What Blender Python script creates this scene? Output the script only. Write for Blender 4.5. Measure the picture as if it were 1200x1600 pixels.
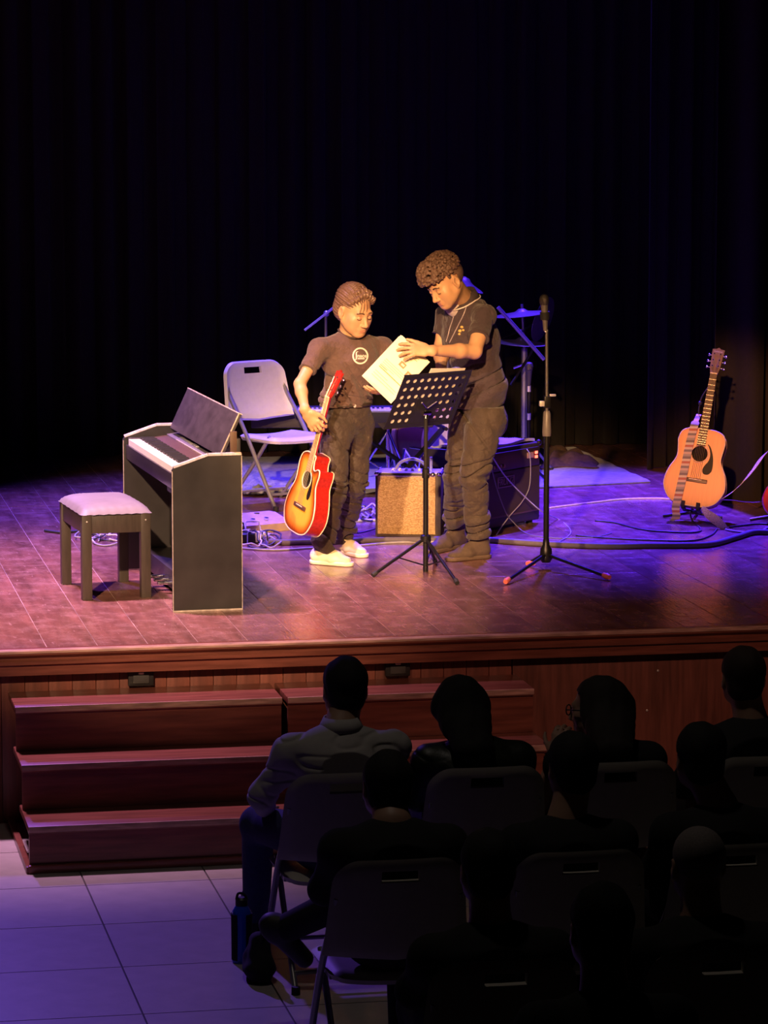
import bpy, bmesh, math, random
import numpy as np
from mathutils import Vector, Matrix

SC = bpy.context.scene
for o in list(bpy.data.objects):
    bpy.data.objects.remove(o)
COL = SC.collection
V = Vector
PI = math.pi

# ------------------------------------------------------------------ camera
FPX = 5300.0                      # focal length in pixels of a 1200 x 1600 frame
CAM = V((0.0, 0.0, 3.40))
_zc = V((0, FPX, 705.0)).normalized()
_yc = V((-1035.0, 705.0, -FPX))
_yc = (_yc - _zc * _yc.dot(_zc)).normalized()
_xc = _yc.cross(_zc)
CR = Matrix((_xc, _yc, _zc))      # camera space -> world
cam_d = bpy.data.cameras.new('camera')
cam_d.sensor_fit = 'HORIZONTAL'
cam_d.sensor_width = 36.0
cam_d.lens = FPX / 1200.0 * 36.0
cam_d.clip_start = 0.5
cam_d.clip_end = 200
cam = bpy.data.objects.new('camera', cam_d)
cam.matrix_world = Matrix.Translation(CAM) @ CR.to_4x4()
COL.objects.link(cam)
SC.camera = cam

def ray(x, y):
    return CR @ V((x - 600.0, 800.0 - y, -FPX))
def P(x, y, Y):                   # photo pixel -> point in the vertical plane at distance Y
    d = ray(x, y)
    return CAM + d * (Y / d.y)
def Zp(x, y, z):                  # photo pixel -> point on the level z
    d = ray(x, y)
    return CAM + d * ((z - CAM.z) / d.z)

RT = V((0.982, -0.190, 0.0))      # across the view
TC = V((-0.190, -0.982, 0.0))     # from the stage towards the seats
UP = V((0, 0, 1))
HS = 0.80                         # stage height

# ------------------------------------------------------------------ light
w = bpy.data.worlds.new('hall')
SC.world = w
w.use_nodes = True
w.node_tree.nodes['Background'].inputs[0].default_value = (0.0, 0.0, 0.0, 1)
w.node_tree.nodes['Background'].inputs[1].default_value = 0.0
SC.view_settings.view_transform = 'Standard'
SC.view_settings.look = 'None'
SC.view_settings.gamma = 1.0
SC.view_settings.exposure = 0.0
SC.view_settings.use_curve_mapping = False

def spot(name, loc, aim, col, watts, deg, blend=0.5, size=0.12):
    d = bpy.data.lights.new(name, 'SPOT')
    d.color = col
    d.energy = watts
    d.spot_size = math.radians(deg)
    d.spot_blend = blend
    d.shadow_soft_size = size
    o = bpy.data.objects.new(name, d)
    o.location = loc
    o.rotation_euler = (V(aim) - V(loc)).to_track_quat('-Z', 'Y').to_euler()
    COL.objects.link(o)
    return o

# front-of-house profiles (warm white), hung along the balcony front, with one added fill
spot('profile_warm_key_offscreen', (0.7, 6.8, 4.9), (3.40, 17.2, 1.50), (1.0, 0.52, 0.20), 9000, 12, 0.8, 0.08)
spot('profile_warm_wide_offscreen', (-1.2, 7.0, 5.8), (2.5, 16.95, 1.05), (1.0, 0.62, 0.36), 8500, 19, 0.9, 0.08)
spot('added_front_fill_offscreen', (4.2, 6.9, 6.0), (3.9, 15.6, 0.6), (1.0, 0.46, 0.30), 650, 24, 1.0, 0.12)  # unseen fill lamp, added to brighten the stage front and front row
spot('profile_guitar_offscreen', (1.2, 7.0, 5.6), (5.52, 18.6, 1.35), (1.0, 0.40, 0.15), 7500, 6.0, 0.7, 0.10)
# lilac wash straight down on the front of the stage
spot('wash_lilac_offscreen', (0.6, 17.0, 7.6), (1.25, 16.5, 0.8), (1.0, 0.50, 0.82), 5600, 46, 1.0, 0.25)
# blue heads hung upstage, pointing downstage
spot('blue_head_a_offscreen', (5.6, 21.2, 6.2), (5.1, 18.9, 0.8), (0.07, 0.02, 1.0), 15000, 46, 0.9, 0.12)
spot('blue_head_b_offscreen', (3.2, 21.6, 6.4), (3.4, 19.4, 0.8), (0.10, 0.05, 1.0), 5500, 46, 0.9, 0.12)
spot('blue_head_c_offscreen', (0.0, 21.2, 6.2), (1.2, 18.6, 0.8), (0.18, 0.07, 1.0), 3600, 44, 0.9, 0.12)
spot('violet_head_hall_offscreen', (0.4, 20.8, 6.0), (1.3, 12.3, 0.0), (0.26, 0.11, 1.0), 1500, 18, 0.8, 0.12)
# one dimmed house lamp in the hall ceiling
spot('house_lamp_offscreen', (1.5, 11.3, 7.8), (2.3, 11.6, 0.0), (1.0, 0.86, 0.74), 80, 80, 1.0, 0.15)

# ------------------------------------------------------------------ materials
MATS = {}
def mat(name, col, rough=0.6, metal=0.0, var=0.12, scale=30.0, bump=0.0, bscale=None, stretch=None, sheen=0.0,
        emit=None, estr=0.0, coat=0.0, rand=0.0, spec=None):
    if name in MATS:
        return MATS[name]
    m = bpy.data.materials.new(name)
    m.use_nodes = True
    nt = m.node_tree
    b = nt.nodes['Principled BSDF']
    b.inputs['Roughness'].default_value = rough
    b.inputs['Metallic'].default_value = metal
    if spec is not None:
        b.inputs['Specular IOR Level'].default_value = spec
    if sheen:
        b.inputs['Sheen Weight'].default_value = sheen
    if coat:
        b.inputs['Coat Weight'].default_value = coat
        b.inputs['Coat Roughness'].default_value = 0.1
    tc = nt.nodes.new('ShaderNodeTexCoord')
    mp = nt.nodes.new('ShaderNodeMapping')
    if stretch:
        mp.inputs['Scale'].default_value = stretch
    nt.links.new(tc.outputs['Object'], mp.inputs['Vector'])
    no = nt.nodes.new('ShaderNodeTexNoise')
    no.inputs['Scale'].default_value = scale
    no.inputs['Detail'].default_value = 4
    nt.links.new(mp.outputs[0], no.inputs['Vector'])
    mr = nt.nodes.new('ShaderNodeMapRange')
    mr.inputs['From Min'].default_value = 0.25
    mr.inputs['From Max'].default_value = 0.75
    mr.inputs['To Min'].default_value = 1 - var
    mr.inputs['To Max'].default_value = 1 + var
    nt.links.new(no.outputs['Fac'], mr.inputs['Value'])
    vm = nt.nodes.new('ShaderNodeVectorMath')
    vm.operation = 'SCALE'
    vm.inputs[0].default_value = col[:3]
    last = mr.outputs[0]
    if rand:
        oi = nt.nodes.new('ShaderNodeObjectInfo')
        r2 = nt.nodes.new('ShaderNodeMapRange')
        r2.inputs['To Min'].default_value = 1 - rand
        r2.inputs['To Max'].default_value = 1 + rand
        nt.links.new(oi.outputs['Random'], r2.inputs['Value'])
        mu = nt.nodes.new('ShaderNodeMath')
        mu.operation = 'MULTIPLY'
        nt.links.new(last, mu.inputs[0])
        nt.links.new(r2.outputs[0], mu.inputs[1])
        last = mu.outputs[0]
    nt.links.new(last, vm.inputs['Scale'])
    nt.links.new(vm.outputs[0], b.inputs['Base Color'])
    if bump:
        bn = nt.nodes.new('ShaderNodeBump')
        bn.inputs['Strength'].default_value = bump
        bn.inputs['Distance'].default_value = 0.004 if (bscale or scale * 3) > 25 else 0.022
        n2 = nt.nodes.new('ShaderNodeTexNoise')
        n2.inputs['Scale'].default_value = bscale or scale * 3
        n2.inputs['Detail'].default_value = 5
        nt.links.new(mp.outputs[0], n2.inputs['Vector'])
        nt.links.new(n2.outputs['Fac'], bn.inputs['Height'])
        nt.links.new(bn.outputs[0], b.inputs['Normal'])
    if emit:
        b.inputs['Emission Color'].default_value = (*emit, 1)
        b.inputs['Emission Strength'].default_value = estr
    MATS[name] = m
    return m

def wood_floor_mat():
    m = mat('stage_plank', (0.20, 0.088, 0.070), 0.30, 0, 0.40, 3.0, 0.10, 14.0, stretch=(6, 0.8, 6), rand=0.16)
    nt = m.node_tree
    b = nt.nodes['Principled BSDF']
    # worn, scuffed varnish: patches of paler dust and duller gloss
    tc = nt.nodes.new('ShaderNodeTexCoord')
    geo = nt.nodes.new('ShaderNodeNewGeometry')
    n = nt.nodes.new('ShaderNodeTexNoise')
    n.inputs['Scale'].default_value = 9.0
    n.inputs['Detail'].default_value = 10
    n.inputs['Roughness'].default_value = 0.72
    nt.links.new(geo.outputs['Position'], n.inputs['Vector'])
    cr = nt.nodes.new('ShaderNodeValToRGB')
    cr.color_ramp.elements[0].position = 0.47
    cr.color_ramp.elements[1].position = 0.66
    nt.links.new(n.outputs['Fac'], cr.inputs[0])
    mp = nt.nodes.new('ShaderNodeMapping')
    mp.inputs['Rotation'].default_value = (0, 0, 0.5)
    mp.inputs['Scale'].default_value = (60, 9, 1)
    nt.links.new(geo.outputs['Position'], mp.inputs['Vector'])
    n2 = nt.nodes.new('ShaderNodeTexNoise')
    n2.inputs['Scale'].default_value = 1.0
    n2.inputs['Detail'].default_value = 3
    nt.links.new(mp.outputs[0], n2.inputs['Vector'])
    c2 = nt.nodes.new('ShaderNodeValToRGB')
    c2.color_ramp.elements[0].position = 0.66
    c2.color_ramp.elements[1].position = 0.74
    nt.links.new(n2.outputs['Fac'], c2.inputs[0])
    ad = nt.nodes.new('ShaderNodeMath')
    ad.operation = 'MULTIPLY_ADD'
    ad.inputs[1].default_value = 0.42
    nt.links.new(cr.outputs[0], ad.inputs[0])
    m2 = nt.nodes.new('ShaderNodeMath')
    m2.operation = 'MULTIPLY'
    m2.inputs[1].default_value = 0.6
    nt.links.new(c2.outputs[0], m2.inputs[0])
    nt.links.new(m2.outputs[0], ad.inputs[2])
    mix = nt.nodes.new('ShaderNodeMix')
    mix.data_type = 'RGBA'
    src = b.inputs['Base Color'].links[0].from_socket
    nt.links.new(ad.outputs[0], mix.inputs['Factor'])
    nt.links.new(src, mix.inputs['A'])
    mix.inputs['B'].default_value = (0.42, 0.24, 0.22, 1)
    nt.links.new(mix.outputs['Result'], b.inputs['Base Color'])
    rr = nt.nodes.new('ShaderNodeMapRange')
    rr.inputs['To Min'].default_value = 0.10
    rr.inputs['To Max'].default_value = 0.34
    nt.links.new(n.outputs['Fac'], rr.inputs['Value'])
    nt.links.new(rr.outputs[0], b.inputs['Roughness'])
    return m

# ------------------------------------------------------------------ object helpers
def link(o, parent=None):
    COL.objects.link(o)
    if parent is not None:
        o.parent = parent
    return o
def tag(o, label=None, cat=None, group=None, kind=None):
    if label: o['label'] = label
    if cat: o['category'] = cat
    if group: o['group'] = group
    if kind: o['kind'] = kind
    return o
def empty(name, loc=(0, 0, 0), rot=None, label=None, cat=None, group=None, mtx=None):
    o = bpy.data.objects.new(name, None)
    o.empty_display_size = 0.05
    if mtx is not None:
        o.matrix_world = mtx
    else:
        o.location = loc
        if rot is not None:
            o.rotation_euler = (0, 0, rot)
    COL.objects.link(o)
    return tag(o, label, cat, group)
def wchild(o, parent):
    """parent an object whose mesh is already in world coordinates"""
    o.parent = parent
    o.matrix_parent_inverse = parent.matrix_basis.inverted() if parent.parent is None else Matrix()
    return o
def copy_tree(o, parent=None):
    c = o.copy()
    COL.objects.link(c)
    c.parent = parent
    for ch in list(o.children):
        copy_tree(ch, c)
    return c

class MB:
    """collects shapes for one mesh"""
    def __init__(s):
        s.bm = bmesh.new()
    def box(s, lo, hi, bev=0.0, mtx=None):
        lo, hi = V(lo), V(hi)
        r = bmesh.ops.create_cube(s.bm, size=1.0)
        vs = r['verts']
        for v in vs:
            v.co = V(((lo[i] + hi[i]) / 2 + v.co[i] * (hi[i] - lo[i])) for i in range(3))
        if bev:
            es = list({e for v in vs for e in v.link_edges})
            rb = bmesh.ops.bevel(s.bm, geom=es, offset=bev, segments=2, affect='EDGES', profile=0.6)
            vs = list(set(rb['verts']) | {v for v in vs if v.is_valid})
        if mtx is not None:
            bmesh.ops.transform(s.bm, matrix=mtx, verts=[v for v in vs if v.is_valid])
        return s
    def tube(s, pts, r, n=10, closed=False, rads=None):
        pts = [V(p) for p in pts]
        k = len(pts)
        rings = []
        nrm = None
        for i, p in enumerate(pts):
            if closed:
                t = pts[(i + 1) % k] - pts[i - 1]
            else:
                t = pts[min(i + 1, k - 1)] - pts[max(i - 1, 0)]
            t.normalize()
            if nrm is None:
                a = V((0, 0, 1)) if abs(t.z) < 0.9 else V((1, 0, 0))
                nrm = t.cross(a).normalized()
            else:
                nrm = (nrm - t * nrm.dot(t)).normalized()
            bi = t.cross(nrm)
            rr = rads[i] if rads else r
            rings.append([s.bm.verts.new(p + (nrm * math.cos(2 * PI * j / n) + bi * math.sin(2 * PI * j / n)) * rr) for j in range(n)])
        for i in range(k if closed else k - 1):
            A, B = rings[i], rings[(i + 1) % k]
            for j in range(n):
                s.bm.faces.new((A[j], A[(j + 1) % n], B[(j + 1) % n], B[j]))
        if not closed:
            s.bm.faces.new(rings[0][::-1])
            s.bm.faces.new(rings[-1])
        return s
    def lathe(s, prof, n=24, mtx=None, cap=True):
        rings = []
        new = []
        for (r, z) in prof:
            if r < 1e-6:
                rings.append([s.bm.verts.new((0, 0, z))])
            else:
                rings.append([s.bm.verts.new((r * math.cos(2 * PI * j / n), r * math.sin(2 * PI * j / n), z)) for j in range(n)])
            new += rings[-1]
        for A, B in zip(rings[:-1], rings[1:]):
            for j in range(n):
                q = [A[j % len(A)], A[(j + 1) % len(A)], B[(j + 1) % len(B)], B[j % len(B)]]
                u = []
                for v in q:
                    if v not in u: u.append(v)
                if len(u) >= 3:
                    s.bm.faces.new(u)
        if cap:
            for R_ in (rings[0], rings[-1]):
                if len(R_) > 2:
                    s.bm.faces.new(R_)
        if mtx is not None:
            bmesh.ops.transform(s.bm, matrix=mtx, verts=new)
        return s
    def prism(s, poly, z0, z1, mtx=None):
        a = [s.bm.verts.new((x, y, z0)) for x, y in poly]
        b = [s.bm.verts.new((x, y, z1)) for x, y in poly]
        n = len(poly)
        s.bm.faces.new(a[::-1])
        s.bm.faces.new(b)
        for i in range(n):
            s.bm.faces.new((a[i], a[(i + 1) % n], b[(i + 1) % n], b[i]))
        if mtx is not None:
            bmesh.ops.transform(s.bm, matrix=mtx, verts=a + b)
        return s
    def grid(s, f, nu, nv):
        vs = [[s.bm.verts.new(f(i / nu, j / nv)) for j in range(nv + 1)] for i in range(nu + 1)]
        for i in range(nu):
            for j in range(nv):
                s.bm.faces.new((vs[i][j], vs[i + 1][j], vs[i + 1][j + 1], vs[i][j + 1]))
        return s
    def ball(s, c, r, n=12, sc=(1, 1, 1)):
        m = Matrix.Translation(V(c)) @ Matrix.Diagonal((r * sc[0], r * sc[1], r * sc[2], 1))
        bmesh.ops.create_uvsphere(s.bm, u_segments=n, v_segments=max(6, n * 2 // 3), radius=1.0, matrix=m)
        return s
    def mesh(s, name, smooth=40):
        bmesh.ops.recalc_face_normals(s.bm, faces=s.bm.faces[:])
        me = bpy.data.meshes.new(name)
        s.bm.to_mesh(me)
        s.bm.free()
        if smooth:
            for p in me.polygons: p.use_smooth = True
            me.set_sharp_from_angle(angle=math.radians(smooth))
        return me
    def build(s, name, m, parent=None, smooth=40, mtx=None, world=False):
        me = s.mesh(name, smooth)
        me.materials.append(m)
        o = bpy.data.objects.new(name, me)
        link(o, None if world else parent)
        if world and parent is not None:
            wchild(o, parent)
        if mtx is not None:
            o.matrix_local = mtx
        return o

def zalign(a, b):                 # matrix that carries +Z at the origin to a -> b
    a, b = V(a), V(b)
    return Matrix.Translation(a) @ (b - a).to_track_quat('Z', 'Y').to_matrix().to_4x4()

def smooth_path(pts, n=8, closed=False):
    pts = [V(p) for p in pts]
    out = []
    k = len(pts)
    rng = range(k if closed else k - 1)
    for i in rng:
        if closed:
            p0, p1, p2, p3 = pts[i - 1], pts[i], pts[(i + 1) % k], pts[(i + 2) % k]
        else:
            p0, p1, p2, p3 = pts[max(i - 1, 0)], pts[i], pts[i + 1], pts[min(i + 2, k - 1)]
        for j in range(n):
            t = j / n
            out.append(0.5 * ((2 * p1) + (p2 - p0) * t + (2 * p0 - 5 * p1 + 4 * p2 - p3) * t * t + (3 * p1 - p0 - 3 * p2 + p3) * t ** 3))
    if not closed:
        out.append(pts[-1])
    return out

def text_mesh(body, size, shear=0.0, ext=0.0006, bold=False):
    cu = bpy.data.curves.new('lettering', 'FONT')
    cu.body = body
    cu.size = size
    cu.shear = shear
    cu.extrude = ext
    if bold: cu.offset = size * 0.02
    cu.align_x = 'CENTER'
    cu.align_y = 'CENTER'
    o = bpy.data.objects.new('lettering', cu)
    COL.objects.link(o)
    dg = bpy.context.evaluated_depsgraph_get()
    me = bpy.data.meshes.new_from_object(o.evaluated_get(dg))
    bpy.data.objects.remove(o)
    return me

# ------------------------------------------------------------------ signed-distance modelling (bodies, cloth, hair)
class SDF:
    def __init__(s, lo, hi, h):
        s.h = h
        s.lo = np.array(lo, np.float32)
        s.n = np.ceil((np.array(hi) - np.array(lo)) / h).astype(int) + 1
        s.ax = [s.lo[i] + h * np.arange(s.n[i], dtype=np.float32) for i in range(3)]
        s.D = np.full(s.n, 1.0, np.float32)
    def block(s, lo, hi, pad):
        sl = []
        for i in range(3):
            a = int(np.floor((lo[i] - pad - s.lo[i]) / s.h))
            b = int(np.ceil((hi[i] + pad - s.lo[i]) / s.h)) + 1
            a, b = max(a, 0), min(b, s.n[i])
            if b <= a: return None
            sl.append(slice(a, b))
        return tuple(sl)
    def pts(s, sl):
        return np.meshgrid(s.ax[0][sl[0]], s.ax[1][sl[1]], s.ax[2][sl[2]], indexing='ij', sparse=True)
    def comb(s, sl, d, k, op):
        D = s.D[sl]
        if op == 'add':
            if k > 0:
                hh = np.maximum(k - np.abs(D - d), 0) / k
                s.D[sl] = np.minimum(D, d) - hh * hh * k * 0.25
            else:
                s.D[sl] = np.minimum(D, d)
        else:
            d = -d
            if k > 0:
                hh = np.maximum(k - np.abs(D - d), 0) / k
                s.D[sl] = np.maximum(D, d) + hh * hh * k * 0.25
            else:
                s.D[sl] = np.maximum(D, d)
    def cap(s, a, b, ra, rb, k=0.02, lat=None, ratio=1.0, clip=None, op='add'):
        """tapered capsule; lat/ratio flatten it sideways; clip=(point,normal) cuts it flat"""
        a = np.array(a, float); b = np.array(b, float)
        R_ = max(ra, rb) * max(ratio, 1.0)
        sl = s.block(np.minimum(a, b) - R_, np.maximum(a, b) + R_, k + 4 * s.h)
        if sl is None: return s
        X, Y, Z = s.pts(sl)
        q = [X - a[0], Y - a[1], Z - a[2]]
        ba = b - a
        if lat is not None:
            l = np.array(lat, float)
            l = l / np.linalg.norm(l)
            f = 1 - 1 / ratio
            dl = q[0] * l[0] + q[1] * l[1] + q[2] * l[2]
            q = [q[i] - dl * (l[i] * f) for i in range(3)]
            ba = ba - l * (ba.dot(l) * f)
        bb = max(ba.dot(ba), 1e-9)
        t = np.clip((q[0] * ba[0] + q[1] * ba[1] + q[2] * ba[2]) / bb, 0, 1)
        d = np.sqrt((q[0] - t * ba[0]) ** 2 + (q[1] - t * ba[1]) ** 2 + (q[2] - t * ba[2]) ** 2) - (ra + (rb - ra) * t)
        if clip is not None:
            c, nn = np.array(clip[0], float), np.array(clip[1], float)
            nn = nn / np.linalg.norm(nn)
            d = np.maximum(d, (X - c[0]) * nn[0] + (Y - c[1]) * nn[1] + (Z - c[2]) * nn[2])
        s.comb(sl, d.astype(np.float32), k, op)
        return s
    def ell(s, c, r, axes=None, k=0.02, op='add', clip=None):
        c = np.array(c, float)
        R_ = max(r)
        sl = s.block(c - R_, c + R_, k + 4 * s.h)
        if sl is None: return s
        X, Y, Z = s.pts(sl)
        q = [X - c[0], Y - c[1], Z - c[2]]
        if axes is not None:
            q = [q[0] * a[0] + q[1] * a[1] + q[2] * a[2] for a in axes]
        k0 = np.sqrt((q[0] / r[0]) ** 2 + (q[1] / r[1]) ** 2 + (q[2] / r[2]) ** 2)
        k1 = np.sqrt((q[0] / r[0] ** 2) ** 2 + (q[1] / r[1] ** 2) ** 2 + (q[2] / r[2] ** 2) ** 2) + 1e-9
        d = k0 * (k0 - 1) / k1
        if clip is not None:
            cc, nn = np.array(clip[0], float), np.array(clip[1], float)
            nn = nn / np.linalg.norm(nn)
            d = np.maximum(d, (X - cc[0]) * nn[0] + (Y - cc[1]) * nn[1] + (Z - cc[2]) * nn[2])
        s.comb(sl, d.astype(np.float32), k, op)
        return s
    def ball(s, c, r, k=0.01, op='add'):
        return s.ell(c, (r, r, r), None, k, op)
    def cut(s, p, n, k=0.0):
        """remove everything on the side the normal points to"""
        X, Y, Z = s.pts((slice(None),) * 3)
        n = np.array(n, float); n = n / np.linalg.norm(n)
        d = ((X - p[0]) * n[0] + (Y - p[1]) * n[1] + (Z - p[2]) * n[2]).astype(np.float32)
        s.D = np.maximum(s.D, d)
        return s
    def disp(s, fn):
        """displace near the surface: fn(X,Y,Z) -> metres added to the distance"""
        idx = np.nonzero(np.abs(s.D) < 0.045)
        x, y, z = s.ax[0][idx[0]], s.ax[1][idx[1]], s.ax[2][idx[2]]
        s.D[idx] += fn(x, y, z).astype(np.float32)
        return s
    def mesh(s, name):
        D = s.D
        D[0], D[-1], D[:, 0], D[:, -1], D[:, :, 0], D[:, :, -1] = (1.0,) * 6
        I = D < 0
        c = np.zeros(tuple(x - 1 for x in D.shape), np.uint8)
        for i in (0, 1):
            for j in (0, 1):
                for k in (0, 1):
                    c += I[i:D.shape[0] - 1 + i, j:D.shape[1] - 1 + j, k:D.shape[2] - 1 + k]
        act = np.argwhere((c > 0) & (c < 8))
        ids = np.full(c.shape, -1, np.int32)
        ids[act[:, 0], act[:, 1], act[:, 2]] = np.arange(len(act))
        acc = np.zeros((len(act), 3)); cnt = np.zeros(len(act))
        cor = [(0, 0, 0), (1, 0, 0), (0, 1, 0), (1, 1, 0), (0, 0, 1), (1, 0, 1), (0, 1, 1), (1, 1, 1)]
        vals = [D[act[:, 0] + a, act[:, 1] + b, act[:, 2] + e] for a, b, e in cor]
        for i in range(8):
            for j in range(i + 1, 8):
                if sum(abs(cor[i][t] - cor[j][t]) for t in range(3)) != 1: continue
                va, vb = vals[i], vals[j]
                mk = (va < 0) != (vb < 0)
                t = va[mk] / (va[mk] - vb[mk])
                pa, pb = np.array(cor[i], float), np.array(cor[j], float)
                acc[mk] += pa + (pb - pa) * t[:, None]
                cnt[mk] += 1
        co = s.lo + (act + acc / cnt[:, None]) * s.h
        quads = []
        for ax in range(3):
            sl0 = [slice(1, -1)] * 3; sl1 = [slice(1, -1)] * 3
            sl0[ax] = slice(0, -1); sl1[ax] = slice(1, None)
            a, b = I[tuple(sl0)], I[tuple(sl1)]
            e = np.argwhere(a != b)
            if not len(e): continue
            g = e + 1
            g[:, ax] -= 1
            fl = a[e[:, 0], e[:, 1], e[:, 2]]
            u, v = (ax + 1) % 3, (ax + 2) % 3
            def cid(du, dv):
                h = g.copy(); h[:, u] += du; h[:, v] += dv
                return ids[h[:, 0], h[:, 1], h[:, 2]]
            q = np.stack([cid(-1, -1), cid(0, -1), cid(0, 0), cid(-1, 0)], 1)
            q[~fl] = q[~fl][:, ::-1]
            quads.append(q)
        q = np.concatenate(quads)
        q = q[(q >= 0).all(1)]
        me = bpy.data.meshes.new(name)
        me.vertices.add(len(co)); me.vertices.foreach_set('co', co.astype(np.float32).ravel())
        me.loops.add(len(q) * 4); me.loops.foreach_set('vertex_index', q.astype(np.int32).ravel())
        me.polygons.add(len(q))
        me.polygons.foreach_set('loop_start', np.arange(0, len(q) * 4, 4, dtype=np.int32))
        me.polygons.foreach_set('use_smooth', np.ones(len(q), bool))
        me.update(calc_edges=True)
        return me
    def build(s, name, m, parent=None):
        me = s.mesh(name)
        me.materials.append(m)
        o = bpy.data.objects.new(name, me)
        link(o)
        if parent is not None:
            wchild(o, parent)
        return o

def wav(seed, n=5, f=30.0, an=(1, 1, 1)):
    """cheap smooth noise: a sum of plane waves"""
    rg = np.random.RandomState(seed)
    K = rg.normal(size=(n, 3)) * np.array(an) * f
    ph = rg.uniform(0, 6.28, n)
    def fn(x, y, z):
        r = 0
        for i in range(n):
            r = r + np.sin(K[i, 0] * x + K[i, 1] * y + K[i, 2] * z + ph[i])
        return r / n
    return fn

def crease(seed, across, f=60.0, fc=12.0, n=7):
    """irregular folds: waves that mostly run across one direction"""
    rg = np.random.RandomState(seed)
    a = np.array(across, float); a /= np.linalg.norm(a)
    K = []
    for _ in range(n):
        p = rg.normal(size=3); p -= a * p.dot(a)
        K.append(a * f * rg.uniform(0.5, 1.5) + p * fc)
    ph = rg.uniform(0, 6.28, n)
    def fn(x, y, z):
        r = 0
        for k, q in zip(K, ph):
            r = r + np.sin(k[0] * x + k[1] * y + k[2] * z + q)
        r = r / (n ** 0.5)
        return 0.45 * np.clip(r, -0.8, 1.6) - 1.25 * np.exp(-((r + 0.25) / 0.24) ** 2)
    return fn

# ================================================================== THE SETTING
random.seed(4)
M_plank = wood_floor_mat()
M_filler = mat('joint_filler', (0.34, 0.23, 0.20), 0.6, 0, 0.9, 2.2)
M_cherry = mat('red_varnished_wood', (0.19, 0.062, 0.044), 0.28, 0, 0.35, 6.0, 0.08, 40, stretch=(0.7, 6, 8))
M_cherry_b = mat('red_board', (0.19, 0.062, 0.044), 0.42, 0, 0.4, 5.0, 0.1, 30, stretch=(8, 8, 0.7), rand=0.25)
M_cherry_d = M_cherry
M_tile = mat('beige_floor_tile', (0.40, 0.36, 0.35), 0.42, 0, 0.10, 9.0, 0.05, 60, rand=0.04)
M_grout = mat('dark_grout', (0.09, 0.075, 0.08), 0.8)
M_curtain = mat('black_curtain_cloth', (0.014, 0.010, 0.008), 0.95, 0, 0.25, 60, sheen=0.03)
M_edge_light = mat('highlit_wood_edge', (0.42, 0.25, 0.21), 0.4, 0, 0.45, 9, stretch=(1, 8, 8))  # paler wood tone, paints the highlight on rounded edges
M_black = mat('black_paint', (0.018, 0.017, 0.018), 0.45)
M_blackmetal = mat('black_metal', (0.022, 0.020, 0.022), 0.35, 0.6)
M_chrome = mat('chrome', (0.72, 0.72, 0.75), 0.18, 1.0, 0.05)
M_rubber = mat('black_rubber', (0.02, 0.02, 0.02), 0.7)
M_white = mat('white_plastic', (0.75, 0.74, 0.72), 0.45, 0, 0.04)
M_screw = mat('bright_screw', (0.75, 0.72, 0.68), 0.35, 0.5)

# audience floor of large tiles
TX0, TW, TY0, TD = 1.402, 0.5195, 13.113, 0.652
fl = MB().box((-2.7, 6.5, -0.25), (9.7, 23.7, -0.006)).build('floor', M_grout)
tag(fl, kind='structure')
tm = MB().box((-TW / 2 + 0.0035, -TD / 2 + 0.0035, -0.02), (TW / 2 - 0.0035, TD / 2 - 0.0035, 0.0)).mesh('tile', smooth=0)
tm.materials.append(M_tile)
for i in range(-4, 13):
    for j in range(-6, 3):
        t = bpy.data.objects.new('tile', tm)
        link(t, fl)
        t.location = (TX0 + (i + 0.5) * TW, TY0 + (j + 0.5) * TD, 0)
# rest of the hall floor behind the tiles that can be seen stays one slab

# hall walls, out of sight in the dark
M_wall = mat('dark_wall_paint', (0.03, 0.025, 0.025), 0.9)
for nm, lo, hi in (('wall_back', (-2.9, 23.72, 0), (9.9, 23.9, 8.6)), ('wall_left', (-2.9, 6.5, 0), (-2.72, 23.72, 8.6)), ('wall_right', (9.72, 6.5, 0), (9.9, 23.72, 8.6))):
    tag(MB().box(lo, hi).build(nm, M_wall), kind='structure')

# stage deck of planks
EDGE = 14.94
st = MB().box((-2.6, EDGE + 0.002, HS - 0.10), (9.6, 23.6, HS - 0.0025)).build('stage_floor', M_filler)
tag(st, kind='structure')
PWD = 0.2273
rows = 52
for i in range(rows):
    x0 = 1.363 + (i - 17) * PWD
    y = EDGE
    first = True
    while y < 23.0:
        L = random.choice((1.7, 2.2, 2.6)) if first else 2.7
        first = False
        y1 = min(y + L, 23.5)
        if y1 > 22.9: y1 = 23.5
        pb = MB().box((-PWD / 2 + 0.0016, y + 0.0015, HS - 0.018), (PWD / 2 - 0.0016, y1 - 0.0015, HS), 0.0012)
        o = pb.build('plank', M_plank, st, smooth=0)
        o.location = (x0 + PWD / 2, 0, random.uniform(-0.0006, 0.0004))
        y = y1

# moulded nosing along the stage edge
prof = [(0.0, 0.0), (-0.030, 0.0), (-0.042, -0.010), (-0.042, -0.022), (-0.030, -0.032), (-0.020, -0.036), (-0.020, -0.046),
        (-0.036, -0.052), (-0.036, -0.066), (-0.018, -0.074), (-0.018, -0.118), (0.03, -0.118), (0.03, 0.0)]
def run_x(name, prof, x0, x1, Y, Z, m, parent=None):
    b = MB()
    A = [b.bm.verts.new((x0, Y + p, Z + q)) for p, q in prof]
    B = [b.bm.verts.new((x1, Y + p, Z + q)) for p, q in prof]
    n = len(prof)
    b.bm.faces.new(A); b.bm.faces.new(B[::-1])
    for i in range(n):
        b.bm.faces.new((A[i], B[i], B[(i + 1) % n], A[(i + 1) % n]))
    return b.build(name, m, parent, smooth=25)
tag(run_x('trim_1', prof, -2.6, 9.6, EDGE, HS + 0.001, M_cherry), kind='structure')
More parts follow.
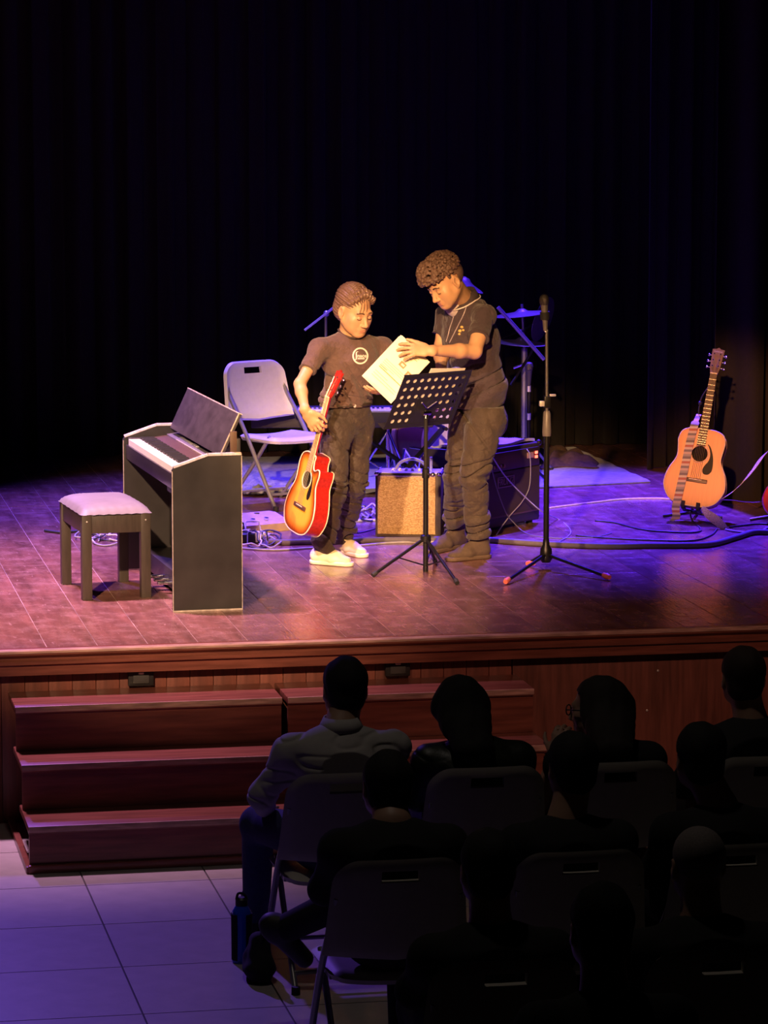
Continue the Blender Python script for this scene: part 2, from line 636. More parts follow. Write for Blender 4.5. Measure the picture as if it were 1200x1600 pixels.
lip = [(-0.046, -0.004), (-0.040, 0.0022), (-0.016, 0.0022), (-0.016, -0.006), (-0.046, -0.014)]  # profile of the painted highlight strip
tag(run_x('edge_highlight_strip', lip, -2.6, 9.6, EDGE, HS + 0.001, M_edge_light), kind='structure')  # pale strip: highlight along the stage edge put into the colour
# stage front: upright boards behind the steps, plain sheets beyond them
FRONT = EDGE + 0.055
wf = MB().box((-2.6, FRONT + 0.012, 0), (9.6, FRONT + 0.05, HS - 0.12)).build('stage_front', M_cherry_d)
tag(wf, kind='structure')
bw = 0.1065
bmesh_board = MB().box((-bw / 2 + 0.0012, FRONT - 0.004, 0.0), (bw / 2 - 0.0012, FRONT + 0.013, HS - 0.117), 0.002).mesh('board')
bmesh_board.materials.append(M_cherry_b)
x = 3.50
while x > -1.6:
    o = bpy.data.objects.new('board', bmesh_board)
    link(o, wf)
    o.location = (x - bw / 2, random.uniform(-0.001, 0.001), 0)
    x -= bw
for k, (a, b) in enumerate(((3.505, 5.2), (5.204, 6.9), (6.904, 8.6))):
    MB().box((a, FRONT - 0.006, 0.0), (b, FRONT + 0.013, HS - 0.117), 0.002).build('panel', M_cherry_b, wf)
for (px, py) in ((1028, 1048), (1011, 1110)):
    q = P(px, py, FRONT - 0.008)
    MB().ball(q, 0.006, 8, (1, 0.5, 1)).build('screw', M_screw, wf)
# black power sockets let into the stage front
for k, (px, py) in enumerate(((220, 1059), (621, 1044))):
    c = P(px, py, FRONT - 0.02)
    r = empty('wall_socket', c, 0, 'black socket box on the red boards above the long left-hand step unit' if k == 0 else
              'black socket box on the red boards above the step unit that ends at plain sheeting', 'socket')
    MB().box((-0.058, -0.012, -0.036), (0.058, 0.014, 0.036), 0.006).build('box', M_black, r)
    MB().box((-0.036, -0.018, -0.024), (0.036, -0.010, 0.016), 0.004).build('cover_flap', mat('dark_grey_plastic', (0.06, 0.06, 0.06), 0.3), r)
    MB().box((-0.012, -0.021, 0.018), (0.012, -0.010, 0.028), 0.002).build('latch', M_white, r)

# two wooden step units that lead up to the stage
def steps(x0, x1, label):
    r = empty('stage_steps', ((x0 + x1) / 2, 14.5, 0), 0, label, 'steps', 'step units in front of the stage')
    L = x1 - x0
    fronts = (14.62, 14.333, 14.02)
    for i, yf in enumerate(fronts):
        z = HS - 0.2 * (i + 1)
        yb = FRONT - 0.006 if i == 0 else fronts[i - 1] + 0.13
        MB().box((-L / 2, yf - 14.5, z - 0.032), (L / 2, yb - 14.5, z), 0.005).build('tread', M_cherry, r)
        MB().box((-L / 2 + 0.004, yf - 14.5 + 0.012, z - 0.2 + (0.0 if i == 2 else 0.001)), (L / 2 - 0.004, yf - 14.5 + 0.034, z - 0.031)).build('riser', M_cherry_d, r)
        MB().box((-L / 2 + 0.002, yf - 14.5 - 0.004, z - 0.026), (L / 2 - 0.002, yf - 14.5 + 0.004, z + 0.0008), 0.003).build('tread_highlight_strip', M_edge_light, r)  # pale strip paints the bright highlight on each tread edge
    sp = [(14.035, 0.03), (14.035, 0.365), (14.346, 0.365), (14.346, 0.565), (14.634, 0.565), (14.634, 0.765 - 0.2), (14.95, 0.565), (14.95, 0.03)]
    sp = [(14.05, 0.0), (14.05, 0.17), (14.36, 0.17), (14.36, 0.37), (14.65, 0.37), (14.65, 0.57), (14.96, 0.57), (14.96, 0.0)]
    for sx in (-L / 2 + 0.075, L / 2 - 0.075):
        m = Matrix(((0, 0, 1, 0), (1, 0, 0, -14.5), (0, 1, 0, 0), (0, 0, 0, 1)))
        MB().prism(sp, sx - 0.012, sx + 0.012, m).build('side_panel', M_cherry_d, r)
    MB().box((-L / 2 - 0.002, 14.004 - 14.5, 0.0), (L / 2 + 0.002, 14.03 - 14.5, 0.036), 0.006).build('base_rail', M_cherry_d, r)
    MB().box((-L / 2 - 0.012, 14.01 - 14.5, 0.0), (-L / 2 + 0.016, 14.95 - 14.5, 0.03), 0.004).build('floor_runner', M_cherry_d, r)
    return r
steps(1.188, 2.372, 'three-step wooden unit whose end stands free beside the open tiled floor')
steps(2.394, 3.520, 'three-step wooden unit ending beside the plain red sheeting')

# black drapes
def drape(name, x0, x1, Y, z0, z1, m, label, nf, amp, seed, y1=None):
    rg = random.Random(seed)
    ph = [rg.uniform(0, 6.28) for _ in range(4)]
    y1 = Y if y1 is None else y1
    nu = max(60, int(nf * 14))
    b = MB()
    def f(u, v):
        s = u * nf * 2 * PI
        a = amp * (0.75 + 0.35 * math.sin(s * 0.13 + ph[0]))
        fold = math.sin(s + 0.9 * math.sin(s * 0.31 + ph[1]) + 0.25 * math.sin(v * 3 + s * 0.2)) + 0.35 * math.sin(2.3 * s + ph[2])
        return V((x0 + (x1 - x0) * u + 0.3 * amp * math.sin(s * 2 + ph[3]), Y + (y1 - Y) * u + a * fold * (1.08 - 0.2 * v), z0 + (z1 - z0) * v))
    b.grid(f, nu, 10)
    o = b.build(name, m, smooth=180)
    sm = o.modifiers.new('thickness', 'SOLIDIFY')
    sm.thickness = 0.006
    return tag(o, label, 'curtain')
drape('backdrop_curtain', -2.4, 7.0, 22.35, HS + 0.004, 8.4, M_curtain, 'wide black pleated curtain closing off the back of the stage', 46, 0.055, 3)
drape('wing_curtain', 5.76, 6.5, 20.9, HS + 0.004, 8.4, M_curtain, 'narrow black curtain whose edge catches blue light beside the rug', 4, 0.07, 5, y1=21.4)
drape('wing_curtain', 5.74, 7.4, 19.25, HS + 0.004, 8.4, M_curtain, 'dark wing curtain hanging behind the natural wood guitar', 5, 0.075, 8, y1=19.6)

# grey rug under the drums with a crumpled edge
rg_n = random.Random(11)
def rugf(u, v):
    x = 3.02 + 2.58 * u
    y = 20.02 + 0.20 * (u > 0.6) * (u - 0.6) / 0.4 + 1.95 * v
    z = HS + 0.012
    e = max(0.0, 1 - u / 0.15)
    z += 0.045 * e * abs(math.sin(x * 41 + y * 17) * math.sin(y * 33 - x * 9)) + 0.012 * e * abs(math.sin(x * 90 + y * 60))
    g = max(0.0, 1 - v / 0.1) * max(0, math.exp(-((u - 0.26) / 0.045) ** 2))
    z += 0.06 * g * (1 + math.sin(x * 23)) / 1.4
    if 0.02 < v < 0.98: z += 0.003 * math.sin(x * 13 + 3 * math.sin(y * 7))
    return V((x, y, z))
rug = MB().grid(rugf, 150, 90).build('drum_rug', mat('grey_rug', (0.19, 0.19, 0.20), 0.95, 0, 0.35, 25, 0.5, 160, sheen=0.2), smooth=180)
m = rug.modifiers.new('thickness', 'SOLIDIFY'); m.thickness = 0.011
tag(rug, 'thin rug with a rumpled edge spread under the drum kit', 'rug')

# ================================================================== DIGITAL PIANO
M_pblack = mat('worn_black_lacquer', (0.030, 0.027, 0.027), 0.42, 0, 0.30, 7.0, 0.05, 30)
M_pedge = mat('worn_edge', (0.45, 0.38, 0.34), 0.6, 0, 0.4, 40)
M_ivory = mat('white_key', (0.92, 0.90, 0.70), 0.3, 0, 0.03)
M_pbrown = mat('dark_brown_panel', (0.085, 0.048, 0.034), 0.5)
M_pgrey = mat('grey_control_panel', (0.16, 0.15, 0.18), 0.4)
def piano():
    # local axes: x away from the player, y along the keys, z up
    a = math.atan2(0.075, 1.412)
    r = empty('digital_piano', (2.043, 15.823, HS), a, 'black upright digital piano with open lid and worn white edges', 'piano')
    L, Dp, Hh = 1.40, 0.335, 0.745
    prof = [(0.0, 0.0), (Dp, 0.0), (Dp, Hh), (Dp * 0.52, Hh), (0.008, Hh - 0.055), (0.0, Hh - 0.066)]
    mm = Matrix(((1, 0, 0, 0), (0, 0, 1, 0), (0, 1, 0, 0), (0, 0, 0, 1)))
    for y in (0.0, L - 0.024):
        s = MB().prism([(p, q) for p, q in prof], y, y + 0.024, mm).build('side_panel', M_pblack, r)
        e = MB()
        q = [V((p, y + (0.0 if y == 0 else 0.024), z)) for p, z in prof]
        tops = [q[2], q[3], q[4]]
        for A, B in zip(tops[:-1], tops[1:]):
            e.tube([A + V((0, 0.012 if y == 0 else -0.012, 0.0)), B + V((0, 0.012 if y == 0 else -0.012, 0))], 0.0125, 8)
        e.build('worn_top_edge', M_pedge, s)
        e2 = MB()
        for x_ in (0.0, Dp):
            e2.box((x_ - 0.0018, y - 0.0006, 0.0), (x_ + 0.0018, y + 0.0025, Hh - (0.07 if x_ == 0 else 0.004)))
        e2.box((0.0, y - 0.0006, -0.0), (Dp, y + 0.0025, 0.008))
        e2.build('worn_corner', M_pedge, s)
    MB().box((0.03, 0.024, Hh - 0.175), (Dp - 0.01, L - 0.024, Hh - 0.085), 0.004).build('key_bed', M_pblack, r)
    MB().box((0.012, 0.024, Hh - 0.165), (0.034, L - 0.024, Hh - 0.092), 0.004).build('key_slip', mat('key_slip_black', (0.030, 0.024, 0.034), 0.3), r)
    # keys
    k0, k1 = 0.055, L - 0.055
    n = 52
    kw = (k1 - k0) / n
    wk = MB()
    for i in range(n):
        wk.box((0.022, k0 + i * kw + 0.0005, Hh - 0.092), (0.150, k0 + (i + 1) * kw - 0.0005, Hh - 0.062))
    tag(wk.build('white_keys', M_ivory, r, smooth=0), kind='stuff')
    bk = MB()
    for i in range(n - 1):
        if (i + 5) % 7 in (0, 1, 3, 4, 5):
            y = k1 - (i + 1) * kw
            bk.box((0.078, y - 0.0055, Hh - 0.066), (0.152, y + 0.0055, Hh - 0.050), 0.001)
    tag(bk.build('black_keys', M_black, r, smooth=0), kind='stuff')
    for y in (0.024, k1):
        MB().box((0.022, y, Hh - 0.092), (0.15, y + 0.031, Hh - 0.056), 0.003).build('key_block', M_pblack, r)
    fb = MB()
    rot = Matrix.Translation((0.15, 0, Hh - 0.062)) @ Matrix.Rotation(-0.12, 4, 'Y')
    fb.box((0.0, 0.024, -0.02), (0.075, L - 0.024, 0.004), 0.001, rot)
    fb.build('fallboard', M_pbrown, r)
    cp = MB()
    cp.box((0.076, 0.026, -0.02), (0.150, L - 0.026, 0.010), 0.003, rot)
    c = cp.build('control_panel', M_pgrey, r)
    MB().box((0.100, L * 0.60, 0.009), (0.135, L * 0.82, 0.013), 0.001, rot).build('speaker_grille', mat('pale_grey', (0.4, 0.39, 0.44), 0.5), c)
    MB().box((0.074, 0.07, 0.004), (0.079, L - 0.3, 0.013), 0.001, rot).build('trim_strip', M_pedge, c)
    kn = MB().lathe([(0.0, 0.0), (0.012, 0.0), (0.012, 0.012), (0.009, 0.015), (0.0, 0.015)], 16, rot @ Matrix.Translation((0.11, 0.085, 0.008)))
    kn.build('volume_knob', M_pedge, c)
    MB().box((0.10, L * 0.50, 0.009), (0.118, L * 0.58, 0.016), 0.002, rot).build('slider', mat('pale_grey', ()), c)
    # tall music rest made by the folded lid
    t = Matrix.Translation((0.245, 0, Hh - 0.012)) @ Matrix.Rotation(0.44, 4, 'Y')
    lid = MB().box((-0.009, 0.05, 0.0), (0.009, L - 0.05, 0.225), 0.003, t).build('music_rest', mat('scuffed_black_panel', (0.050, 0.042, 0.050), 0.45, 0, 0.35, 9, 0.05, 40, stretch=(1, 1, 3)), r)
    ed = MB()
    ed.box((-0.0095, 0.05, 0.221), (0.0095, L - 0.05, 0.2262), 0, t)
    ed.box((-0.0098, 0.049, 0.0), (-0.004, 0.0515, 0.225), 0, t)
    ed.build('worn_lid_edge', M_pedge, lid)
    MB().box((Dp - 0.022, 0.024, Hh - 0.02), (Dp, L - 0.024, Hh + 0.075), 0.003).build('back_rail', M_pblack, r)
    MB().box((Dp - 0.05, 0.02, Hh - 0.01), (Dp - 0.018, 0.034, Hh + 0.11), 0.002).build('hinge_post', M_pbrown, r)
    # modesty board and pedal box
    MB().box((Dp - 0.10, 0.022, 0.13), (Dp - 0.082, L - 0.022, Hh - 0.17), 0.002).build('modesty_board', M_pblack, r)
    MB().box((0.10, 0.022, 0.02), (Dp - 0.06, L - 0.022, 0.115), 0.004).build('pedal_box', M_pblack, r)
    for y in (L * 0.42, L * 0.5, L * 0.58):
        MB().box((0.03, y - 0.02, 0.045), (0.11, y + 0.02, 0.06), 0.005).build('pedal', M_chrome, r)
    MB().tube([(0.10, L * 0.40, 0.60), (0.12, L * 0.37, 0.48), (0.16, L * 0.40, 0.35), (0.22, L * 0.44, 0.2)], 0.006).build('pedal_cable', M_rubber, r)
    MB().box((0.05, 0.30, Hh - 0.215), (0.17, 0.42, Hh - 0.170), 0.006).build('headphone_box', M_black, r)
    return r
mat('pale_grey', (0.4, 0.39, 0.44), 0.5)
piano()

# ================================================================== PIANO STOOL
M_stoolwood = mat('dark_stool_wood', (0.055, 0.043, 0.034), 0.45, 0, 0.25, 12, stretch=(6, 6, 0.8))
M_pad = mat('grey_stool_vinyl', (0.22, 0.20, 0.21), 0.55, 0, 0.10, 14, 0.1, 90)
def stool():
    ang = math.atan2(16.818 - 16.289, 1.621 - 1.671) - PI / 2
    r = empty('piano_stool', (1.80, 16.56, HS), ang, 'padded wooden stool with square dark legs pulled up to the piano', 'stool')
    hx, hy = 0.170, 0.285
    for sx in (-1, 1):
        for sy in (-1, 1):
            cx, cy = sx * (hx - 0.024), sy * (hy - 0.024)
            MB().box((cx - 0.024, cy - 0.024, 0.0), (cx + 0.024, cy + 0.024, 0.418), 0.003).build('leg', M_stoolwood, r)
            for d in ((0, -1),):
                MB().ball((cx, cy - 0.025, 0.385), 0.005, 8).build('screw_cap', M_screw, r)
    for sy in (-1, 1):
        MB().box((-hx + 0.047, sy * (hy - 0.018) - 0.011, 0.325), (hx - 0.047, sy * (hy - 0.018) + 0.011, 0.412), 0.002).build('apron', M_stoolwood, r)
    for sx in (-1, 1):
        MB().box((sx * (hx - 0.018) - 0.011, -hy + 0.047, 0.325), (sx * (hx - 0.018) + 0.011, hy - 0.047, 0.412), 0.002).build('apron', M_stoolwood, r)
    MB().box((-hx + 0.01, -hy + 0.01, 0.412), (hx - 0.01, hy - 0.01, 0.424)).build('seat_board', M_black, r)
    def top(u, v):
        x = (u * 2 - 1); y = (v * 2 - 1)
        d = (1 - abs(x) ** 5) * (1 - abs(y) ** 5)
        e = max(abs(x), abs(y))
        return V((x * (hx + 0.006), y * (hy + 0.006), 0.418 + 0.055 * d ** 0.5 * (0.8 + 0.2 * (1 - e * e)) + 0.0015 * math.sin(x * 24 + y * 18) * (e > 0.8)))
    b = MB().grid(top, 28, 28)
    b.build('cushion', M_pad, r, smooth=180)
stool()

# ================================================================== FOLDING CHAIRS
M_tube = mat('grey_steel_tube', (0.30, 0.29, 0.30), 0.35, 0.5)
M_cplast = mat('pale_chair_plastic', (0.64, 0.62, 0.60), 0.42, 0, 0.05, 40)
def rounded(w, h, r, n=6, top=None):
    pts = []
    top = top or r
    for cx, cy, a0, rr in ((w - r, r, -PI / 2, r), (w - top, h - top, 0, top), (-w + top, h - top, PI / 2, top), (-w + r, r, PI, r)):
        for i in range(n + 1):
            a = a0 + PI / 2 * i / n
            pts.append((cx + rr * math.cos(a), cy + rr * math.sin(a)))
    return pts
def chair_proto(name, plast, tube, lab, cat='chair', group=None):
    r = empty(name, (0, 0, 0), 0, lab, cat, group)
    # faces +Y
    hw = 0.215
    for s in (-1, 1):
        MB().tube(smooth_path([(s * (hw - 0.012), -0.255, 0.70), (s * (hw - 0.008), -0.215, 0.63), (s * hw, -0.02, 0.40), (s * hw, 0.262, 0.006)], 5), 0.0125, 10).build('front_leg', tube, r)
        MB().tube(smooth_path([(s * (hw - 0.03), 0.16, 0.425), (s * (hw - 0.03), -0.02, 0.235), (s * (hw - 0.03), -0.262, 0.006)], 4), 0.0115, 10).build('rear_leg', tube, r)
        for y, x_ in ((0.262, hw), (-0.262, hw - 0.03)):
            MB().lathe([(0, 0), (0.017, 0), (0.016, 0.03), (0, 0.03)], 10, Matrix.Translation((s * x_, y, 0))).build('foot_cap', M_rubber, r)
        MB().box((s * (hw - 0.02) - 0.006, -0.10, 0.385), (s * (hw - 0.02) + 0.006, 0.17, 0.412), 0.002).build('seat_rail', tube, r)
    MB().tube([(-hw, 0.20, 0.09), (hw, 0.20, 0.09)], 0.009).build('front_stretcher', tube, r)
    MB().tube([(-hw + 0.03, -0.20, 0.066), (hw - 0.03, -0.20, 0.066)], 0.009).build('rear_stretcher', tube, r)
    # curved back shell with a grip slot
    W, Hb = 0.244, 0.345
    def shell(thick):
        b = MB()
        nu, nv = 28, 18
        vs = {}
        for i in range(nu + 1):
            for j in range(nv + 1):
                u = -1 + 2 * i / nu; v = j / nv
                wtop = W * (1 - 0.12 * v)
                x = u * wtop
                z = v * Hb
                # round the corners
                rc = 0.085
                if z > Hb - rc and abs(x) > wtop - rc:
                    dx, dz = abs(x) - (wtop - rc), z - (Hb - rc)
                    m_ = max(dx, dz)
                    dd = math.hypot(dx, dz)
                    if dd > 1e-6:
                        k_ = m_ / dd
                        x = math.copysign(wtop - rc + dx * k_, x); z = Hb - rc + dz * k_
                lean = -0.235 - (z + 0.0) * 0.20
                bow = 0.028 * (1 - (x / W) ** 2)
                edge = 0.012 * max(0, (max(abs(u), abs(2 * v - 1)) - 0.86) / 0.14)
                low = 0.02 * (1 - v) ** 2 * (abs(u) - 0.4)
                vs[i, j] = b.bm.verts.new((x, lean - bow + edge + 0.018, 0.485 + z + low))
        for i in range(nu):
            for j in range(nv):
                u = -1 + 2 * (i + 0.5) / nu; v = (j + 0.5) / nv
                if abs(u) < 0.29 and 0.80 < v < 0.885: continue
                b.bm.faces.new((vs[i, j], vs[i + 1, j], vs[i + 1, j + 1], vs[i, j + 1]))
        bmesh.ops.delete(b.bm, geom=[v for v in b.bm.verts if not v.link_faces], context='VERTS')
        bmesh.ops.recalc_face_normals(b.bm, faces=b.bm.faces[:])
        bmesh.ops.solidify(b.bm, geom=b.bm.faces[:], thickness=thick)
        return b
    shell(0.022).build('backrest', plast, r, smooth=50)
    def seat(u, v):
        x = (u * 2 - 1); y = (v * 2 - 1)
        rx = 0.215 * (1 - 0.06 * (1 - v)); 
        X_, Y_ = x * rx, y * 0.20
        rc = 0.06
        if abs(X_) > rx - rc and abs(Y_) > 0.20 - rc:
            dx, dy = abs(X_) - (rx - rc), abs(Y_) - (0.20 - rc)
            dd = math.hypot(dx, dy); k_ = max(dx, dy) / dd if dd > 1e-6 else 1
            X_ = math.copysign(rx - rc + dx * k_, X_); Y_ = math.copysign(0.20 - rc + dy * k_, Y_)
        e = max(abs(x), abs(y))
        z = 0.428 - 0.014 * (1 - x * x) * (1 - 0.4 * y) + (-0.02 * max(0, (e - 0.86) / 0.14))
        return V((X_, Y_ + 0.04, z))
    sb = MB().grid(seat, 24, 20)
    bmesh.ops.recalc_face_normals(sb.bm, faces=sb.bm.faces[:])
    bmesh.ops.solidify(sb.bm, geom=sb.bm.faces[:], thickness=0.022)
    sb.build('seat', plast, r, smooth=50)
    return r
stage_chair = chair_proto('folding_chair', M_cplast, M_tube, 'pale plastic folding chair standing empty on the stage behind the piano')
fd = (TC * 0.80 + RT * 0.60)
stage_chair.rotation_euler = (0, 0, math.atan2(fd.y, fd.x) - PI / 2)
stage_chair.location = (3.18, 19.66, HS)

# ================================================================== GUITARS
M_fret = mat('rosewood', (0.075, 0.036, 0.024), 0.45, 0, 0.25, 20)
M_string = mat('string_metal', (0.7, 0.62, 0.5), 0.3, 0.9, 0.02)
M_cream = mat('cream_binding', (0.80, 0.68, 0.50), 0.4, 0, 0.05)
M_hole = mat('dark_inside', (0.010, 0.007, 0.005), 0.9)
M_pick = mat('black_pickguard', (0.010, 0.008, 0.007), 0.5, spec=0.2)
def vcol_mat(name, rough, coat, grain=0.1):
    m = mat(name, (1, 1, 1), rough, 0, grain, 4.0, stretch=(40, 1.5, 1), coat=coat)
    nt = m.node_tree
    b = nt.nodes['Principled BSDF']
    at = nt.nodes.new('ShaderNodeAttribute')
    at.attribute_name = 'tint'
    mx = nt.nodes.new('ShaderNodeVectorMath')
    mx.operation = 'MULTIPLY'
    nt.links.new(b.inputs['Base Color'].links[0].from_socket, mx.inputs[0])
    nt.links.new(at.outputs['Color'], mx.inputs[1])
    nt.links.new(mx.outputs[0], b.inputs['Base Color'])
    return m
M_top = vcol_mat('guitar_top_lacquer', 0.30, 0.4)

def guitar(name, label, mtx, cut, tint, side_m, head_m, bind_m, pick_side, fret_m=None, head_flare=0.0, dots=False):
    """local axes: y up the neck, z out of the top, x to the treble side"""
    r = empty(name, label=label, cat='guitar', mtx=mtx)
    fret_m = fret_m or M_fret
    half = [(0.08, 0.005), (0.145, 0.032), (0.186, 0.095), (0.193, 0.15), (0.176, 0.22), (0.146, 0.28), (0.137, 0.32), (0.143, 0.375), (0.147, 0.42), (0.130, 0.468), (0.085, 0.490), (0.035, 0.494)]
    treb = half
    if cut:
        treb = half[:6] + [(0.132, 0.315), (0.134, 0.350), (0.138, 0.385), (0.128, 0.418), (0.100, 0.420), (0.070, 0.405), (0.048, 0.415), (0.038, 0.450), (0.036, 0.488)]
    ctrl = [(0, 0.0)] + treb + [(-x, y) for x, y in half[::-1]]
    out = [(p.x, p.y) for p in smooth_path([(x, y, 0) for x, y in ctrl], 5, True)]
    dep = 0.098
    N = len(out)
    # sides and back
    b = MB()
    A = [b.bm.verts.new((x, y, 0)) for x, y in out]
    B = [b.bm.verts.new((x * 0.995, y, -dep)) for x, y in out]
    for i in range(N):
        b.bm.faces.new((A[i], B[i], B[(i + 1) % N], A[(i + 1) % N]))
    b.bm.faces.new(B)
    body = b.build('body', side_m, r, smooth=50)
    # soundboard with its shaded finish
    HY = 0.335
    cx, cy = 0.0, HY
    ringsn = 14
    b = MB()
    hole = [(0.050 * math.cos(2 * PI * i / N - PI / 2), HY + 0.050 * math.sin(2 * PI * i / N - PI / 2)) for i in range(N)]
    # start ring index aligned with the outline
    angs = [math.atan2(y - cy, x - cx) for x, y in out]
    hole = [(0.050 * math.cos(a), HY + 0.050 * math.sin(a)) for a in angs]
    rows_, cols = [], {}
    lay = b.bm.verts.layers.float_color.new('tint')
    for k in range(ringsn + 1):
        t = k / ringsn
        row = []
        for i in range(N):
            x = hole[i][0] + (out[i][0] - hole[i][0]) * t
            y = hole[i][1] + (out[i][1] - hole[i][1]) * t
            v = b.bm.verts.new((x, y, 0.0015))
            dmin = min(math.hypot(x - px, y - py) for px, py in out[::2]) if k < ringsn else 0.0
            cols[v] = tint(dmin)
            row.append(v)
        rows_.append(row)
    for v, c in cols.items(): v[lay] = (*c, 1)
    for k in range(ringsn):
        for i in range(N):
            b.bm.faces.new((rows_[k][i], rows_[k][(i + 1) % N], rows_[k + 1][(i + 1) % N], rows_[k + 1][i]))
    sb = b.build('soundboard', M_top, r, smooth=60)
    MB().lathe([(0.0, -0.03), (0.052, -0.03), (0.052, 0.0)], 28, Matrix.Translation((0, HY, 0)), cap=False).build('sound_hole', M_hole, r)
    MB().tube([(0.056 * math.cos(2 * PI * i / 36), HY + 0.056 * math.sin(2 * PI * i / 36), 0.0018) for i in range(36)], 0.0035, 6, True).build('rosette', bind_m, sb)
    MB().tube([(x, y, 0.0) for x, y in out], 0.0042, 6, True).build('front_binding', bind_m, body)
    MB().tube([(x * 0.995, y, -dep) for x, y in out], 0.0035, 6, True).build('back_binding', bind_m, body)
    # pickguard
    if pick_side == 'drop':
        pg = [(0.062, 0.345), (0.075, 0.325), (0.092, 0.275), (0.094, 0.235), (0.075, 0.205), (0.048, 0.205), (0.036, 0.225), (0.045, 0.262), (0.066, 0.290), (0.070, 0.318), (0.055, 0.375), (0.046, 0.395), (0.058, 0.380)]
        pg = [(0.040, 0.402), (0.062, 0.385), (0.086, 0.330), (0.095, 0.270), (0.092, 0.232), (0.072, 0.210), (0.044, 0.212), (0.034, 0.236), (0.044, 0.266), (0.062, 0.296), (0.067, 0.335), (0.056, 0.375)]
    else:
        pg = [(0.050, 0.378), (0.070, 0.355), (0.086, 0.300), (0.090, 0.255), (0.076, 0.225), (0.056, 0.225), (0.048, 0.250), (0.052, 0.285), (0.062, 0.315), (0.060, 0.350)]
    pgs = [(p.x, p.y) for p in smooth_path([(x, y, 0) for x, y in pg], 4, True)]
    MB().prism(pgs, 0.0012, 0.0032).build('pickguard', M_pick, sb)
    br = MB().box((-0.078, 0.150, 0.0), (0.078, 0.176, 0.009), 0.003)
    bo = br.build('bridge', M_fret, r)
    MB().box((-0.040, 0.166, 0.008), (0.040, 0.170, 0.0125)).build('saddle', M_cream, bo)
    # neck, fretboard, frets
    NY0, NY1 = 0.385, 0.855
    b = MB()
    def w_at(y): return 0.0285 - (0.0285 - 0.0215) * (y - NY0) / (NY1 - NY0)
    for (y0, y1) in ((0.47, NY1),):
        rows2 = []
        for k in range(9):
            y = y0 + (y1 - y0) * k / 8
            wv = w_at(y)
            rows2.append([b.bm.verts.new((wv * math.cos(PI + PI * j / 8), y, 0.003 + 0.024 * math.sin(PI + PI * j / 8))) for j in range(9)])
        for k in range(8):
            for j in range(8):
                b.bm.faces.new((rows2[k][j], rows2[k][j + 1], rows2[k + 1][j + 1], rows2[k + 1][j]))
            b.bm.faces.new((rows2[k][0], rows2[k + 1][0], rows2[k + 1][8], rows2[k][8]))
        b.bm.faces.new(rows2[0]); b.bm.faces.new(rows2[-1])
    neck = b.build('neck', side_m if cut else mat('neck_mahogany', (0.22, 0.10, 0.06), 0.4), r, smooth=60)
    b = MB()
    pr = [(-w_at(NY0), NY0), (w_at(NY0), NY0), (w_at(NY1), NY1), (-w_at(NY1), NY1)]
    b.prism(pr, 0.0025, 0.0085)
    fbd = b.build('fretboard', fret_m, neck)
    eb = MB()
    for s in (-1, 1):
        eb.tube([(s * w_at(NY0), NY0, 0.006), (s * w_at(NY1), NY1, 0.006)], 0.0022, 6)
    if cut: eb.build('fretboard_binding', bind_m, neck)
    fr = MB()
    scale_len = NY1 - 0.168
    for k in range(1, 20):
        y = NY1 - scale_len * (1 - 2 ** (-k / 12))
        if y < NY0 + 0.004: break
        fr.box((-w_at(y), y - 0.0013, 0.008), (w_at(y), y + 0.0013, 0.0102))
    tag(fr.build('frets', M_string, neck, smooth=0), kind='stuff')
    MB().box((-0.022, NY1 - 0.002, 0.003), (0.022, NY1 + 0.005, 0.0125)).build('nut', M_cream, neck)
    # headstock
    hm = Matrix.Translation((0, NY1 + 0.004, 0.004)) @ Matrix.Rotation(-0.22, 4, 'X')
    hp = [(-0.024, 0.0), (0.024, 0.0), (0.032, 0.035), (0.037 + head_flare, 0.165), (0.014, 0.158 + 0.01), (0.0, 0.178), (-0.014, 0.168), (-0.037 - head_flare, 0.165), (-0.032, 0.035)]
    h = MB().prism(hp, -0.014, 0.0, hm).build('headstock', head_m, r)
    for s in (-1, 1):
        for k in range(3):
            y = 0.045 + k * 0.042
            t = MB()
            t.lathe([(0, -0.02), (0.005, -0.02), (0.005, 0.012), (0, 0.012)], 10, hm @ Matrix.Translation((s * 0.020, y, 0)))
            t.tube([hm @ V((s * 0.022, y, -0.018)), hm @ V((s * 0.046, y, -0.018))], 0.0025, 6)
            kk = hm @ V((s * 0.054, y, -0.018))
            t.ball(kk, 0.010, 10, (1.0, 0.8, 0.45))
            t.build('tuning_peg', M_chrome, h)
    sm = None
    for i in range(6):
        u = -1 + 2 * i / 5
        b = MB().tube([(u * 0.029, 0.166, 0.012), (u * 0.018, NY1, 0.0125), hm @ V(((-0.020 if u < 0 else 0.020), 0.045 + 0.042 * (i if i < 3 else 5 - i), 0.008))], 0.0009, 5)
        b.build('string', M_string, r)
    MB().ball((0, -0.004, -dep * 0.5), 0.007, 10).build('strap_button', M_chrome, body)
    return r

def frame_mtx(o, xa, ya, za, s):
    m = Matrix((xa, ya, za)).transposed() * s
    m = m.to_4x4()
    m.translation = o
    return m

